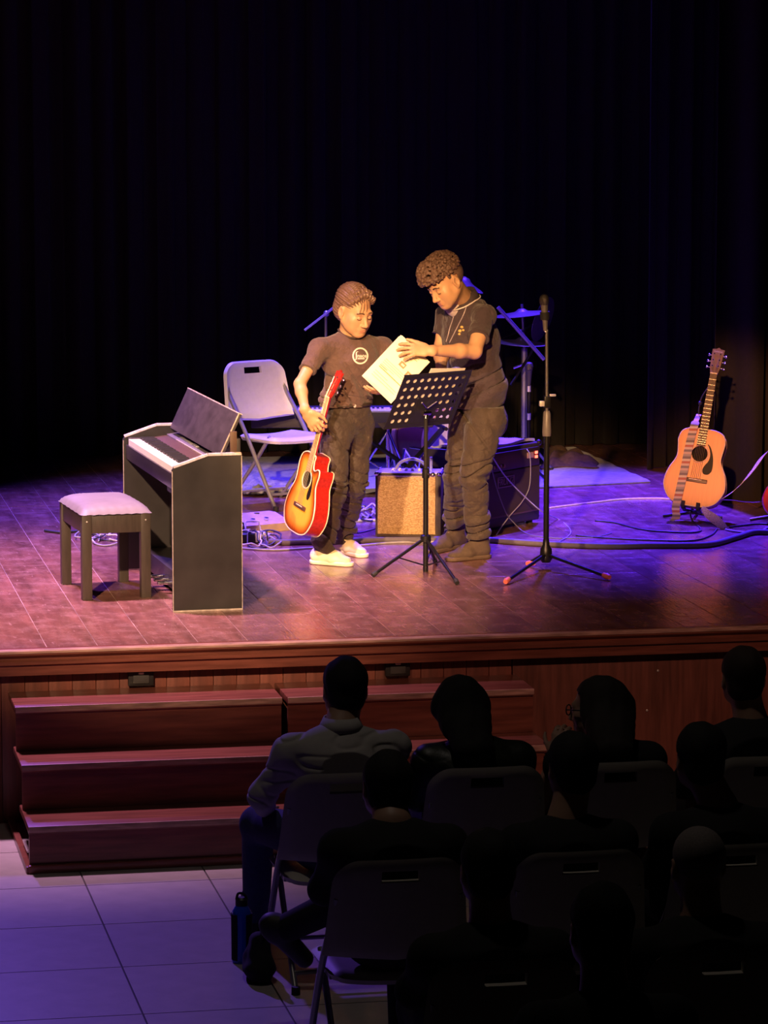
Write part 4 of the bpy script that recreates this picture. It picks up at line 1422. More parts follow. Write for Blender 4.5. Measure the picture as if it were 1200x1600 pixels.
# ================================================================== KEYBOARD ON A CROSS STAND
def synth():
    Y = 20.12
    a, b = P(392, 642, Y), P(672, 642 , Y)
    ang = math.radians(-9)
    r = empty('stage_keyboard', V((a.x, a.y, P(392, 669, Y).z)), ang, 'black electronic keyboard on a cross stand behind the pale folding chair', 'keyboard')
    L = 1.10; D_ = 0.26; H_ = 0.098
    MB().box((0, 0, 0), (L, D_, H_), 0.008).build('case', mat('keyboard_black', (0.020, 0.016, 0.016), 0.55), r)
    MB().box((-0.002, -0.004, H_ - 0.006), (L + 0.002, 0.004, H_ + 0.004), 0.002).build('front_edge', mat('grey_edge', (0.30, 0.30, 0.30), 0.4), r)
    wk = MB()
    n = 36
    kw = (L - 0.12) / n
    for i in range(n):
        wk.box((0.06 + i * kw + 0.0005, 0.006, H_), (0.06 + (i + 1) * kw - 0.0005, 0.135, H_ + 0.012))
    tag(wk.build('white_keys', M_white, r, smooth=0), kind='stuff')
    bk = MB()
    for i in range(n - 1):
        if i % 7 in (0, 1, 3, 4, 5):
            x_ = 0.06 + (i + 1) * kw
            bk.box((x_ - 0.007, 0.05, H_ + 0.010), (x_ + 0.007, 0.137, H_ + 0.022), 0.001)
    tag(bk.build('black_keys', M_black, r, smooth=0), kind='stuff')
    MB().box((0.02, 0.14, H_), (L - 0.02, D_ - 0.01, H_ + 0.012), 0.003).build('control_panel', M_black, r)
    z0 = r.location.z
    st_ = empty('keyboard_stand', (r.location.x + 0.5, Y + 0.1, HS), 0, 'black cross-braced stand carrying the electronic keyboard', 'keyboard stand')
    f1, t1 = Zp(566, 742, HS), P(694, 648, 20.02)
    f1 = V((f1.x, 20.05, HS + 0.008))
    d = (V((t1.x, t1.y, 0)) - V((f1.x, f1.y, 0)))
    t1.z = z0 - 0.012
    for off in (-0.0, 0.035):
        MB().tube([f1 + V((0, off, 0.014)), t1 + V((0, off, 0))], 0.0135, 4).build('cross_leg', M_blackmetal, st_, world=True)
    f2 = V((f1.x + 0.30, 20.13, HS + 0.008)); t2 = V((f1.x - 0.22, 20.13, z0 - 0.012))
    MB().tube([f2 + V((0, 0, 0.014)), t2], 0.0135, 4).build('cross_leg', M_blackmetal, st_, world=True)
    MB().ball(f1 + V((0.0, -0.012, 0.03)), 0.016, 10).build('end_cap', M_screw, st_, world=True)
    for t in (t1, t2):
        MB().tube([t + V((0, -0.06, 0.0)), t + V((0, 0.22, 0.0))], 0.0125, 8).build('support_arm', M_blackmetal, st_, world=True)
    for f in (f1, f2):
        MB().tube([f + V((0, -0.14, 0.014)), f + V((0, 0.18, 0.014))], 0.0135, 8).build('floor_bar', M_blackmetal, st_, world=True)
synth()

# ================================================================== DRUM KIT
M_cymb = mat('cymbal_metal', (0.46, 0.43, 0.38), 0.28, 0.8, 0.1, 50)
def disc_mtx(c, n):
    return Matrix.Translation(V(c)) @ V(n).to_track_quat('Z', 'Y').to_matrix().to_4x4()
def cymbal(c, n, rad, label):
    m = disc_mtx(c, n)
    o = MB().lathe([(0.008, 0.024), (0.02, 0.022), (0.035, 0.010), (0.05, 0.004), (rad * 0.6, -0.004), (rad, -0.012), (rad, -0.014), (rad * 0.6, -0.007), (0.05, 0.001), (0.03, 0.006), (0.008, 0.02)], 40, m, cap=False).build('cymbal', M_cymb, smooth=60)
    tag(o, label, 'cymbal', 'cymbals of the drum kit')
    return o
YD = 20.75
c1 = P(815, 488, YD)
cymbal(c1, (RT * -0.10 + UP * 1.0 + TC * 0.02), 0.175, 'blue-lit cymbal mounted level on the tall boom stand')
c2 = P(815, 533, YD - 0.05)
cymbal(c2, (UP + TC * 0.04 + RT * 0.06), 0.165, 'blue-lit cymbal set lower down the tall stand')
c3 = P(851, 500, YD + 0.38)
cymbal(c3, (RT * 0.86 + UP * -0.30 + TC * 0.42), 0.15, 'cymbal tipped almost on edge behind the vocal microphone')
c4 = P(727, 439, YD + 0.05)
cymbal(c4, (UP * 0.80 + RT * 0.45 + TC * 0.06), 0.135, 'tilted cymbal high up behind the shoulder of the man in the polo shirt')
def stand(name, label, base, rows, feet=0.26, hub=0.24):
    r = empty(name, base, 0, label, 'cymbal stand' if 'cymbal' in name else 'stand')
    for nm, a, b, rad, m in rows:
        MB().tube([a, b], rad, 8).build(nm, m, r, world=True)
    for k in range(3):
        a = 0.6 + k * 2 * PI / 3
        e = V(base) + V((feet * math.cos(a), feet * math.sin(a), 0.012))
        MB().tube([V(base) + V((0, 0, hub)), e], 0.009, 6).build('leg', rows[0][4], r, world=True)
        MB().ball(e, 0.015, 8).build('foot', M_rubber, r, world=True)
    return r
M_chr2 = mat('dull_steel', (0.40, 0.40, 0.40), 0.3, 0.8)
RUG = HS + 0.011                  # top of the rug
b1 = V((c1.x + 0.02, YD, RUG))
stand('cymbal_stand', 'tall chrome cymbal stand with crossed boom arm beside the bass amplifier', b1, [
    ('pole', b1 + V((0, 0, 0.05)), V((b1.x, YD, c2.z - 0.05)), 0.020, M_chr2),
    ('upper_pole', V((b1.x, YD, c2.z - 0.06)), c1 + V((0.0, 0, 0.05)), 0.009, M_chr2),
    ('boom_arm', P(778, 480, YD - 0.25), P(850, 562, YD - 0.25), 0.012, M_chr2),
    ('boom_clamp', V((b1.x, YD + 0.012, P(812, 517, YD).z)), P(811, 517, YD - 0.25), 0.009, M_chr2),
    ('clutch_bar', P(802, 575, YD - 0.03), P(828, 566, YD - 0.03), 0.008, M_chrome),
    ('boom_arm', P(798, 602, YD - 0.2), P(836, 542, YD - 0.12), 0.009, M_blackmetal),
])
b4 = V((c4.x + 0.05, YD + 0.80, RUG))
stand('cymbal_stand', 'cymbal stand mostly hidden behind the man in the polo shirt', b4, [
    ('pole', b4 + V((0, 0, 0.05)), b4 + V((0, 0, 0.9)), 0.014, M_chr2), ('boom_arm', b4 + V((0, 0, 0.88)), c4 + V((0, 0, 0.02)), 0.009, M_chr2)])
b3 = V((c3.x - 0.20, YD + 0.85, RUG))
stand('cymbal_stand', 'thin cymbal stand behind the vocal microphone carrying the cymbal tipped on edge', b3, [
    ('pole', b3 + V((0, 0, 0.05)), b3 + V((0, 0, 0.8)), 0.009, M_blackmetal), ('boom_arm', b3 + V((0, 0, 0.78)), c3, 0.008, M_blackmetal)])
# drum microphone on a short stand
YM = 20.26
dm = P(827, 572, YM)
bm_ = V((dm.x, YM, RUG))
rs = stand('short_mic_stand', 'short black microphone stand between the bass amplifier and the drums', bm_, [
    ('pole', bm_ + V((0, 0, 0.05)), V((dm.x, dm.y, P(826, 600, YM).z)), 0.008, M_blackmetal)], feet=0.16, hub=0.12)
rs['category'] = 'mic stand'
for py in (607, 651):
    q = P(826.5, py, YM)
    MB().tube([q + V((0, 0, -0.02)), q + V((0, 0, 0.02))], 0.011, 8).build('clutch', M_screw, rs, world=True)
mm = empty('drum_microphone', dm, 0, 'dark round-headed microphone on the short black stand by the drums', 'microphone')
zz = zalign(P(826, 603, YM), dm)
MB().lathe([(0, 0.0), (0.012, 0), (0.018, 0.09), (0.021, 0.098), (0, 0.10)], 14, zz).build('handle', mat('dark_handle', (0.05, 0.045, 0.05), 0.5), mm, world=True)
MB().lathe([(0, 0.10), (0.022, 0.10), (0.026, 0.122), (0.018, 0.142), (0, 0.148)], 16, zz).build('mesh_head', mat('grille_mesh', ()), mm, world=True)

# bass drum turned towards the hall
dc = P(703, 694, 20.72); dc.z = HS + 0.2225 + 0.009
dn = (TC * 0.80 + RT * 0.60).normalized()
dr = empty('bass_drum', (dc.x, dc.y, HS), 0, 'bass drum with scuffed white head and pale wooden hoop', 'drum')
dmx = disc_mtx(dc, dn)
MB().lathe([(0.195, -0.32), (0.195, 0.0)], 48, dmx, cap=False).build('shell', mat('wine_red_shell', (0.18, 0.05, 0.05), 0.3), dr, world=True)
MB().lathe([(0.0, -0.001), (0.19, 0.0), (0.197, -0.006)], 48, dmx, cap=False).build('front_head', mat('white_drum_head', (0.72, 0.68, 0.64), 0.6), dr, world=True)
MB().lathe([(0.0, -0.319), (0.197, -0.319)], 48, dmx, cap=False).build('rear_head', mat('white_drum_head', ()), dr, world=True)
for z_ in (-0.02, -0.335):
    MB().lathe([(0.197, z_), (0.212, z_), (0.212, z_ + 0.036), (0.197, z_ + 0.036), (0.197, z_)], 48, dmx, cap=False).build('hoop', mat('pale_wood_hoop', (0.62, 0.36, 0.22), 0.4), dr, world=True)
for k in range(8):
    a = k * PI / 4 + 0.2
    p0 = dmx @ V((0.205 * math.cos(a), 0.205 * math.sin(a), 0.02)); p1 = dmx @ V((0.205 * math.cos(a), 0.205 * math.sin(a), -0.15))
    MB().tube([p0, p1], 0.005, 6).build('tension_rod', M_chrome, dr, world=True)
for s in (-1, 1):
    side = dn.cross(UP) * s
    MB().tube([dc + side * 0.19 - dn * 0.05 + V((0, 0, -0.05)), V((dc.x, dc.y, HS + 0.017)) + side * 0.30 + dn * 0.06], 0.008, 6).build('spur', M_chrome, dr, world=True)
for (u, v_) in ((-0.10, 0.06), (-0.08, 0.12), (-0.115, 0.04)):
    MB().ball(dmx @ V((v_, u, 0.001)), 0.008, 8, (1, 1, 1)).build('scuff_dot', M_rubber, dr, world=True)
# snare on its stand and a floor tom next to it
def drum(name, label, c, rad, h, m, legs=True):
    r = empty(name, (c[0], c[1], HS), 0, label, 'drum')
    M0 = Matrix.Translation(V(c))
    MB().lathe([(rad, 0), (rad, h)], 40, M0, cap=False).build('shell', m, r, world=True)
    MB().lathe([(0, h + 0.002), (rad * 0.98, h + 0.002), (rad * 1.01, h - 0.004)], 40, M0, cap=False).build('head', mat('white_drum_head', ()), r, world=True)
    MB().lathe([(0, 0.001), (rad, 0.001)], 40, M0, cap=False).build('lower_head', mat('white_drum_head', ()), r, world=True)
    for z_ in (0, h - 0.012):
        MB().lathe([(rad, z_), (rad + 0.010, z_), (rad + 0.010, z_ + 0.018), (rad, z_ + 0.018), (rad, z_)], 40, M0, cap=False).build('hoop', M_chrome, r, world=True)
    for k in range(8):
        a = k * PI / 4
        MB().tube([V(c) + V(((rad + 0.008) * math.cos(a), (rad + 0.008) * math.sin(a), 0.0)), V(c) + V(((rad + 0.008) * math.cos(a), (rad + 0.008) * math.sin(a), h))], 0.004, 6).build('tension_rod', M_chrome, r, world=True)
    return r
# chrome tripod stands seen under the keyboard
def tripod(name, label, px, py, Y, top_py, legs, cat='stand'):
    b = P(px, py, Y); b.z = RUG
    r = empty(name, b, 0, label, cat)
    t = P(px, top_py, Y)
    MB().tube([b + V((0, 0, 0.03)), t], 0.011, 8).build('pole', M_chrome, r, world=True)
    for (lx, ly) in legs:
        e = Zp(lx, ly, RUG)
        d = (e - b)
        k = t.lerp(b, 0.05)
        pts = [k, b + d * 0.9 + V((0, 0, 0.04)), e + V((0, 0, 0.012))]
        MB().tube(pts, 0.009, 8).build('leg', M_chrome, r, world=True)
        MB().tube([b + V((0, 0, 0.06)), k.lerp(e, 0.6)], 0.005, 6).build('brace', M_chrome, r, world=True)
        MB().ball(e + V((0, 0, 0.014)), 0.014, 8).build('foot', M_rubber, r, world=True)
    return r
hh = tripod('hi_hat_stand', 'chrome tripod stand on the rug below the keyboard', 606, 735, 20.45, 668, [(556, 752), (642, 762), (620, 742)])
tp2 = tripod('snare_stand', 'low chrome snare stand beside the bass drum', 632, 735, 20.55, 700, [(621, 766), (664, 757), (640, 742)])
sb = P(628, 690, 20.6)
# boom microphone stand behind the boy
Yb = 20.5
bb = V((P(509, 500, Yb).x, Yb, RUG))
ms = empty('boom_stand', bb, 0, 'thin microphone boom stand rising behind the boy', 'mic stand')
MB().tube([bb + V((0, 0, 0.03)), P(509, 491, Yb)], 0.009, 8).build('pole', M_chr2, ms, world=True)
MB().tube([P(476, 516, Yb - 0.02), P(525, 478, Yb - 0.02)], 0.0075, 8).build('boom_arm', mat('pale_steel', (0.58, 0.58, 0.58), 0.3, 0.5), ms, world=True)
MB().ball(P(510, 490, Yb), 0.020, 10).build('boom_clutch', M_chr2, ms, world=True)
for k in range(3):
    a = 1.2 + k * 2 * PI / 3
    MB().tube([bb + V((0, 0, 0.12)), bb + V((0.24 * math.cos(a), 0.24 * math.sin(a), 0.012))], 0.008, 6).build('leg', M_blackmetal, ms, world=True)

# ================================================================== FLOOR BOX AND CABLES
def floor_box():
    a, b = Zp(371, 836, HS), Zp(455, 828, HS)
    d = b - a
    r = empty('pedal_board', a, math.atan2(d.y, d.x), 'beige effects unit lying on the stage floor under the folding chair', 'effects unit')
    W_ = d.length
    M_be = mat('beige_metal', (0.66, 0.50, 0.30), 0.5)
    prof = [(0, 0), (0.22, 0), (0.22, 0.085), (0.16, 0.085), (0.0, 0.045)]
    mm = Matrix(((0, 0, 1, 0), (1, 0, 0, 0), (0, 1, 0, 0), (0, 0, 0, 1)))
    MB().prism(prof, 0, W_, mm).build('case', M_be, r)
    for k in range(3):
        q = Matrix.Translation((0.05 + k * 0.09, 0.06, 0.06)) @ Matrix.Rotation(0.24, 4, 'X')
        MB().lathe([(0, 0), (0.013, 0), (0.013, 0.014), (0, 0.016)], 12, q).build('foot_switch', M_chrome, r)
    q = Matrix.Translation((W_ * 0.66, 0.165, 0.0855))
    MB().lathe([(0, 0), (0.016, 0), (0.015, 0.003), (0, 0.003)], 14, q).build('badge', M_pbrown, r)
    r2 = empty('junction_box', Zp(371, 852, HS), math.atan2(d.y, d.x), 'low black junction box with plugs beside the piano', 'junction box')
    MB().box((0, 0, 0.0), (0.17, 0.10, 0.055), 0.006).build('case', M_black, r2)
    MB().tube([(0.12, -0.012, 0.03), (0.165, -0.02, 0.052)], 0.013, 8).build('plug', M_screw, r2)
    return [(r2, 0.17, 0.10, 0.057)], r, W_
BOXES, pb_, pbw_ = floor_box()
BOXES.append((pb_, pbw_, 0.06, 0.064))

M_cab = mat('black_cable', (0.03, 0.027, 0.03), 0.5)
M_cabg = mat('grey_cable', (0.32, 0.30, 0.33), 0.55)
M_cabw = mat('white_cable', (0.68, 0.64, 0.66), 0.5)
def cable(label, px, r_, m, z=None, group=None):
    pts = []
    for q in px:
        if isinstance(q, Vector):
            p = q
        elif len(q) == 2:
            p = Zp(q[0], q[1], HS); p.z = HS + r_ * 0.9
        else:
            p = P(*q)
        pts.append(p)
    o = MB().tube(smooth_path(pts, 8), r_, 8).build('cable', m, smooth=180)
    return tag(o, label, 'cable', group)
cable('thick dark multicore cable lying across the stage floor behind the music stand', [(421, 851), (445, 852), (480, 851), (560, 849), (600, 848), (650, 848), (690, 847), (730, 846.5), (775, 849), (850, 854), (950, 858), (1010, 857), (1060, 857), (1110, 855), (1150, 844), (1180, 836), (1230, 838)], 0.017, mat('multicore_grey', (0.12, 0.10, 0.11), 0.85))
cable('grey cable running beside the multicore from the piano to the amplifier', [(372, 858), (430, 861), (500, 857), (560, 854), (620, 849), (690, 848)], 0.006, M_cabg)
cable('thin pale lead looping from the bass amplifier to the floor behind the mic stand', [on_amp(762, 704, 0.0), on_amp(768, 712, 0.03), on_amp(790, 745, 0.06), on_amp(822, 778, 0.10), on_amp(848, 800, 0.16), (872, 812), (886, 822), (892, 832), (886, 840), (872, 848)], 0.0034, M_cabg)
cable('thin pale lead hanging down the bass amplifier by the man\'s leg', [on_amp(762, 712, 0.0), on_amp(767, 728, 0.02), on_amp(776, 762, 0.035), on_amp(790, 800, 0.05), on_amp(804, 818, 0.06), (822, 834), (850, 840), (890, 842), (930, 840), (955, 834)], 0.0032, mat('dim_grey_cable', (0.16, 0.15, 0.16), 0.6))
cable('short lead curving out of the bass amplifier control panel', [on_amp(823, 702, 0.0), on_amp(828, 712, 0.022), on_amp(829, 740, 0.016), on_amp(826, 765, 0.014), on_amp(815, 785, 0.014), on_amp(800, 802, 0.014), on_amp(786, 820, 0.02), (776, 836)], 0.0032, M_cabg)
cable('white cable lying along the blue rug towards the natural guitar', [(852, 796), (880, 792), (930, 786), (975, 781), (1030, 780), (1060, 783)], 0.0055, M_cabw)
cable('dark cable curling on the floor under the natural guitar', [(1078, 800, 18.36), (1082, 815), (1095, 828), (1085, 833), (1040, 832), (1000, 828), (960, 818), (930, 815)], 0.005, M_cab)
cable('long dark lead sweeping in front of the natural guitar', [(900, 838), (950, 842), (1010, 845), (1080, 846), (1110, 838), (1120, 828)], 0.005, M_cab)
cable('grey lead running off past the scroll-patterned strap', [(1134, 829), (1150, 832), (1170, 834), (1188, 832), (1196, 828), (1215, 818)], 0.006, M_cabg)
cable('dark lead leaving the stage behind the red guitar', [(1140, 825), (1165, 822), (1190, 820), (1230, 823)], 0.006, M_cab)
rc = random.Random(5)
def tangle(label, n, cx, cy, sx, sy, ms, seed, rr=0.004, group=None):
    rc = random.Random(seed)
    for i in range(n):
        pts = []
        a = rc.uniform(0, 6.28)
        x, y = cx + rc.uniform(-sx, sx) * 0.5, cy + rc.uniform(-sy, sy) * 0.4
        for k in range(9):
            a += rc.uniform(0.35, 1.0) * (1 if i % 2 else -1)
            x += math.cos(a) * sx * 0.33; y += math.sin(a) * sy * 0.33
            x = max(cx - sx, min(cx + sx, x)); y = max(cy - sy, min(cy + sy, y))
            p = Zp(x, y, HS)
            p.z = HS + rr + rc.random() * 0.022
            pts.append(p)
        path = smooth_path(pts, 8)
        for p in path:                     # leads lie over the boxes they cross
            for bx_, hx_, hy_, hz_ in BOXES:
                l = bx_.matrix_basis.inverted() @ p
                if -0.012 < l.x < hx_ + 0.012 and -0.03 < l.y < hy_ + 0.012:
                    p.z = max(p.z, HS + hz_ + rr + 0.001)
        o = MB().tube(path, rr, 6).build('cable', ms[i % len(ms)], smooth=180)
        nm_ = {'white_cable': 'white', 'grey_cable': 'grey', 'black_cable': 'black'}[ms[i % len(ms)].name]
        tag(o, nm_ + ' ' + label, 'cable', group)
tangle('loose lead in the tangle on the floor between the stool and the piano', 7, 160, 842, 42, 14, [M_cabw, M_cabg, M_cab, M_cabw], 7, 0.0045, 'tangled leads behind the stool')
tangle('loose lead in the coil on the floor in front of the effects unit', 8, 408, 846, 34, 12, [M_cab, M_cabg, M_cab, M_cabw], 9, 0.0045, 'tangled leads by the effects unit')
tangle('loose lead in the bundle on the floor between the boy and the small amplifier', 6, 568, 806, 22, 12, [M_cab, M_cabw, M_cabg], 12, 0.005, 'tangled leads beside the small amplifier')
cable('white plug-ended lead lying between the boy and the small amplifier', [(546, 815), (556, 816), (575, 815), (600, 815)], 0.0085, M_cabw)
cable('dark lead crossing the floor behind the boy to the small amplifier', [(526, 838), (545, 834), (565, 833), (590, 826)], 0.004, M_cab)
cable('dark cable end lying on the floor beyond the stool', [(70, 831), (84, 833), (100, 834), (128, 832), (150, 838)], 0.008, M_cab)

# dark cloth dropped in a heap on the rug
def heap(u, v):
    x = 5.10 + 0.38 * u; y = 20.95 + 0.68 * v
    e = min(1.0, 4 * min(u, 1 - u)) * min(1.0, 4 * min(v, 1 - v))
    z = HS + 0.0215 + e * (0.035 + 0.030 * abs(math.sin(x * 23 + 2 * math.sin(y * 9))) + 0.02 * abs(math.sin(y * 19 - x * 13)))
    return V((x + 0.03 * math.sin(y * 14), y + 0.04 * math.sin(x * 17), z))
hb = MB().grid(heap, 40, 50)
bmesh.ops.recalc_face_normals(hb.bm, faces=hb.bm.faces[:])
bmesh.ops.solidify(hb.bm, geom=hb.bm.faces[:], thickness=0.006)
tag(hb.build('cloth_heap', mat('dark_brown_cloth', (0.10, 0.055, 0.035), 0.95, 0, 0.3, 40, 0.5, 120), smooth=60), 'dark brown cloth lying in a heap on the drum rug', 'cloth')

# ================================================================== PEOPLE
def skin_mat(name, col):
    m = mat(name, col, 0.5, 0, 0.06, 25, 0.05, 300)
    b = m.node_tree.nodes['Principled BSDF']
    b.inputs['Subsurface Weight'].default_value = 0.08
    b.inputs['Subsurface Radius'].default_value = (0.012, 0.005, 0.003)
    return m
M_skin_boy = skin_mat('fair_skin', (0.56, 0.32, 0.18))
M_skin_man = skin_mat('tan_skin', (0.62, 0.36, 0.20))
M_skin_aud = skin_mat('audience_skin', (0.50, 0.29, 0.20))
M_brow = mat('dark_brow', (0.10, 0.055, 0.03), 0.8)
M_lip = mat('lip', (0.52, 0.20, 0.14), 0.45)
M_eye = mat('eye_white', (0.75, 0.70, 0.65), 0.25)
M_iris = mat('dark_iris', (0.03, 0.018, 0.012), 0.2)

class HeadFrame:
    """x to the person's right, y out of the face, z up the head"""
    def __init__(s, c, fwd, up, sc):
        s.c = V(c); s.s = sc
        s.y = V(fwd).normalized()
        s.z = (V(up) - s.y * V(up).dot(s.y)).normalized()
        s.x = s.y.cross(s.z)
        s.axes = [tuple(s.x), tuple(s.y), tuple(s.z)]
    def p(s, x, y, z):
        return s.c + (s.x * x + s.y * y + s.z * z) * s.s
    def loc(s, X, Y, Z):
        dx, dy, dz = X - s.c.x, Y - s.c.y, Z - s.c.z
        return [(dx * a.x + dy * a.y + dz * a.z) / s.s for a in (s.x, s.y, s.z)]

def add_head(S, H, neck_to, neck_r=0.052, face=True):
    s = H.s
    def e(c, r, k=0.02, op='add'):
        S.ell(H.p(*c), [q * s for q in r], H.axes, k * s, op)
    def c2(a, b, ra, rb, k=0.01, op='add'):
        S.cap(H.p(*a), H.p(*b), ra * s, rb * s, k * s, op=op)
    e((0, -0.016, 0.034), (0.074, 0.094, 0.083))
    e((0, 0.022, -0.030), (0.060, 0.070, 0.082), 0.03)
    for q in (-1, 1):
        c2((q * 0.052, 0.002, -0.048), (q * 0.020, 0.066, -0.094), 0.021, 0.016, 0.03)
        e((q * 0.042, 0.056, -0.022), (0.024, 0.024, 0.022), 0.025)
        e((q * 0.034, 0.048, -0.056), (0.026, 0.030, 0.030), 0.03)
    e((0, 0.072, -0.097), (0.022, 0.020, 0.017), 0.02)
    c2((-0.034, 0.078, 0.018), (0.034, 0.078, 0.018), 0.013, 0.013, 0.018)
    if face:
        for q in (-1, 1):
            e((q * 0.032, 0.100, -0.004), (0.017, 0.013, 0.011), 0.014, 'sub')
            e((q * 0.031, 0.080, -0.004), (0.0145, 0.0125, 0.0115), 0.003)
        c2((0, 0.086, 0.010), (0, 0.108, -0.036), 0.0085, 0.0115, 0.012)
        e((0, 0.109, -0.038), (0.0115, 0.0105, 0.0095), 0.006)
        for q in (-1, 1):
            e((q * 0.0125, 0.098, -0.042), (0.0085, 0.0115, 0.0075), 0.006)
            c2((q * 0.010, 0.100, -0.049), (q * 0.008, 0.106, -0.049), 0.0035, 0.003, 0.002, 'sub')
        e((0, 0.084, -0.064), (0.026, 0.012, 0.015), 0.012)
        c2((-0.020, 0.086, -0.0665), (0.020, 0.086, -0.0665), 0.0055, 0.0055, 0.005)
        c2((-0.016, 0.087, -0.077), (0.016, 0.087, -0.077), 0.0065, 0.0065, 0.005)
        c2((-0.023, 0.0955, -0.0718), (0.023, 0.0955, -0.0718), 0.0022, 0.0022, 0.002, 'sub')
    for q in (-1, 1):
        e((q * 0.078, -0.008, -0.006), (0.010, 0.021, 0.032), 0.008)
        e((q * 0.086, -0.004, -0.002), (0.007, 0.012, 0.018), 0.006, 'sub')
        e((q * 0.077, -0.002, -0.032), (0.007, 0.009, 0.009), 0.006)
    S.cap(H.p(0, -0.022, -0.045), neck_to, neck_r * s, neck_r * s * 1.06, 0.025)

def face_details(H, parent, body, brow_m=M_brow):
    """brows, lash lines and lips laid on the skin"""
    from mathutils.bvhtree import BVHTree
    me = body.data
    bvh = BVHTree.FromPolygons([v.co for v in me.vertices], [tuple(p.vertices) for p in me.polygons])
    def on(x, z, off=0.0004):
        h = bvh.ray_cast(H.p(x, 0.2, z), -H.y)
        return h[0] + H.y * off
    for q in (-1, 1):
        pts = [on(q * x, z, 0.0) for x, z in ((0.013, 0.0195), (0.022, 0.0235), (0.032, 0.0245), (0.042, 0.0225), (0.048, 0.0185))]
        MB().tube(smooth_path(pts, 4), 0.0038 * H.s, 6).build('eyebrow', brow_m, parent, world=True, smooth=180)
        pts = [on(q * x, z, 0.0) for x, z in ((0.019, -0.0085), (0.025, -0.0105), (0.032, -0.0110), (0.039, -0.0100), (0.044, -0.0080))]
        MB().tube(smooth_path(pts, 4), 0.0019 * H.s, 5).build('eyelash_line', M_iris, parent, world=True, smooth=180)
    l1 = MB().tube(smooth_path([on(x, z, -0.0008) for x, z in ((-0.020, -0.0700), (-0.008, -0.0670), (0.0, -0.0682), (0.008, -0.0670), (0.020, -0.0700))], 4), 0.0022 * H.s, 6)
    l1.tube(smooth_path([on(x, z, -0.0012) for x, z in ((-0.016, -0.0745), (-0.006, -0.0775), (0.006, -0.0775), (0.016, -0.0745))], 4), 0.0030 * H.s, 6)
    l1.build('lips', M_lip, parent, world=True, smooth=180)

def add_hand(S, wrist, fwd, back, thumb_side, sc=1.0, curls=((0.35, 0.5, 0.4),) * 4, spread=0.08, thumb=(0.55, 0.75, -0.35), thumb_curl=0.3, k=0.004):
    """fwd: wrist to knuckles, back: out of the back of the hand, thumb_side: +1 or -1"""
    f = V(fwd).normalized()
    n = (V(back) - f * V(back).dot(f)).normalized()
    t = n.cross(f) * thumb_side
    w = V(wrist)
    S.cap(w - f * 0.01 * sc, w + f * 0.03 * sc, 0.021 * sc, 0.016 * sc, 0.012, lat=tuple(t), ratio=1.45)
    S.cap(w + f * 0.028 * sc, w + f * 0.080 * sc, 0.0145 * sc, 0.0135 * sc, 0.012, lat=tuple(t), ratio=2.5)
    offs = (0.030, 0.010, -0.010, -0.0285)
    lens = (0.070, 0.078, 0.072, 0.057)
    tips = []
    for i in range(4):
        b = w + (f * (0.090 - 0.004 * abs(i - 1.2)) + t * offs[i]) * sc
        ang = 0.0
        d0 = (f + t * (spread * (1.5 - i))).normalized()
        p = b
        r0 = 0.0088 - 0.0005 * (i == 3)
        for j, fr in enumerate((0.46, 0.30, 0.24)):
            ang += curls[i][j]
            d = (d0 * math.cos(ang) - n * math.sin(ang)).normalized()
            q = p + d * lens[i] * fr * sc
            S.cap(p, q, (r0 - 0.0006 * j) * sc, (r0 - 0.0006 * (j + 1)) * sc, k if j else 0.008)
            p = q
        tips.append(p)
    b = w + (f * 0.028 + t * 0.024) * sc
    d = (f * thumb[0] + t * thumb[1] + n * thumb[2]).normalized()
    q = b + d * 0.042 * sc
    S.cap(b, q, 0.0135 * sc, 0.0098 * sc, 0.012)
    d2 = (d * math.cos(thumb_curl) + (f * 0.7 - t * 0.7) * math.sin(thumb_curl)).normalized()
    q2 = q + d2 * 0.030 * sc
    S.cap(q, q2, 0.0096 * sc, 0.0080 * sc, k)
    d3 = (d * math.cos(thumb_curl * 1.8) + (f * 0.7 - t * 0.7) * math.sin(thumb_curl * 1.8)).normalized()
    S.cap(q2, q2 + d3 * 0.022 * sc, 0.0082 * sc, 0.0065 * sc, k)
    return tips

def bounds(pts, pad):
    lo = [min(p[i] for p in pts) - pad for i in range(3)]
    hi = [max(p[i] for p in pts) + pad for i in range(3)]
    return lo, hi

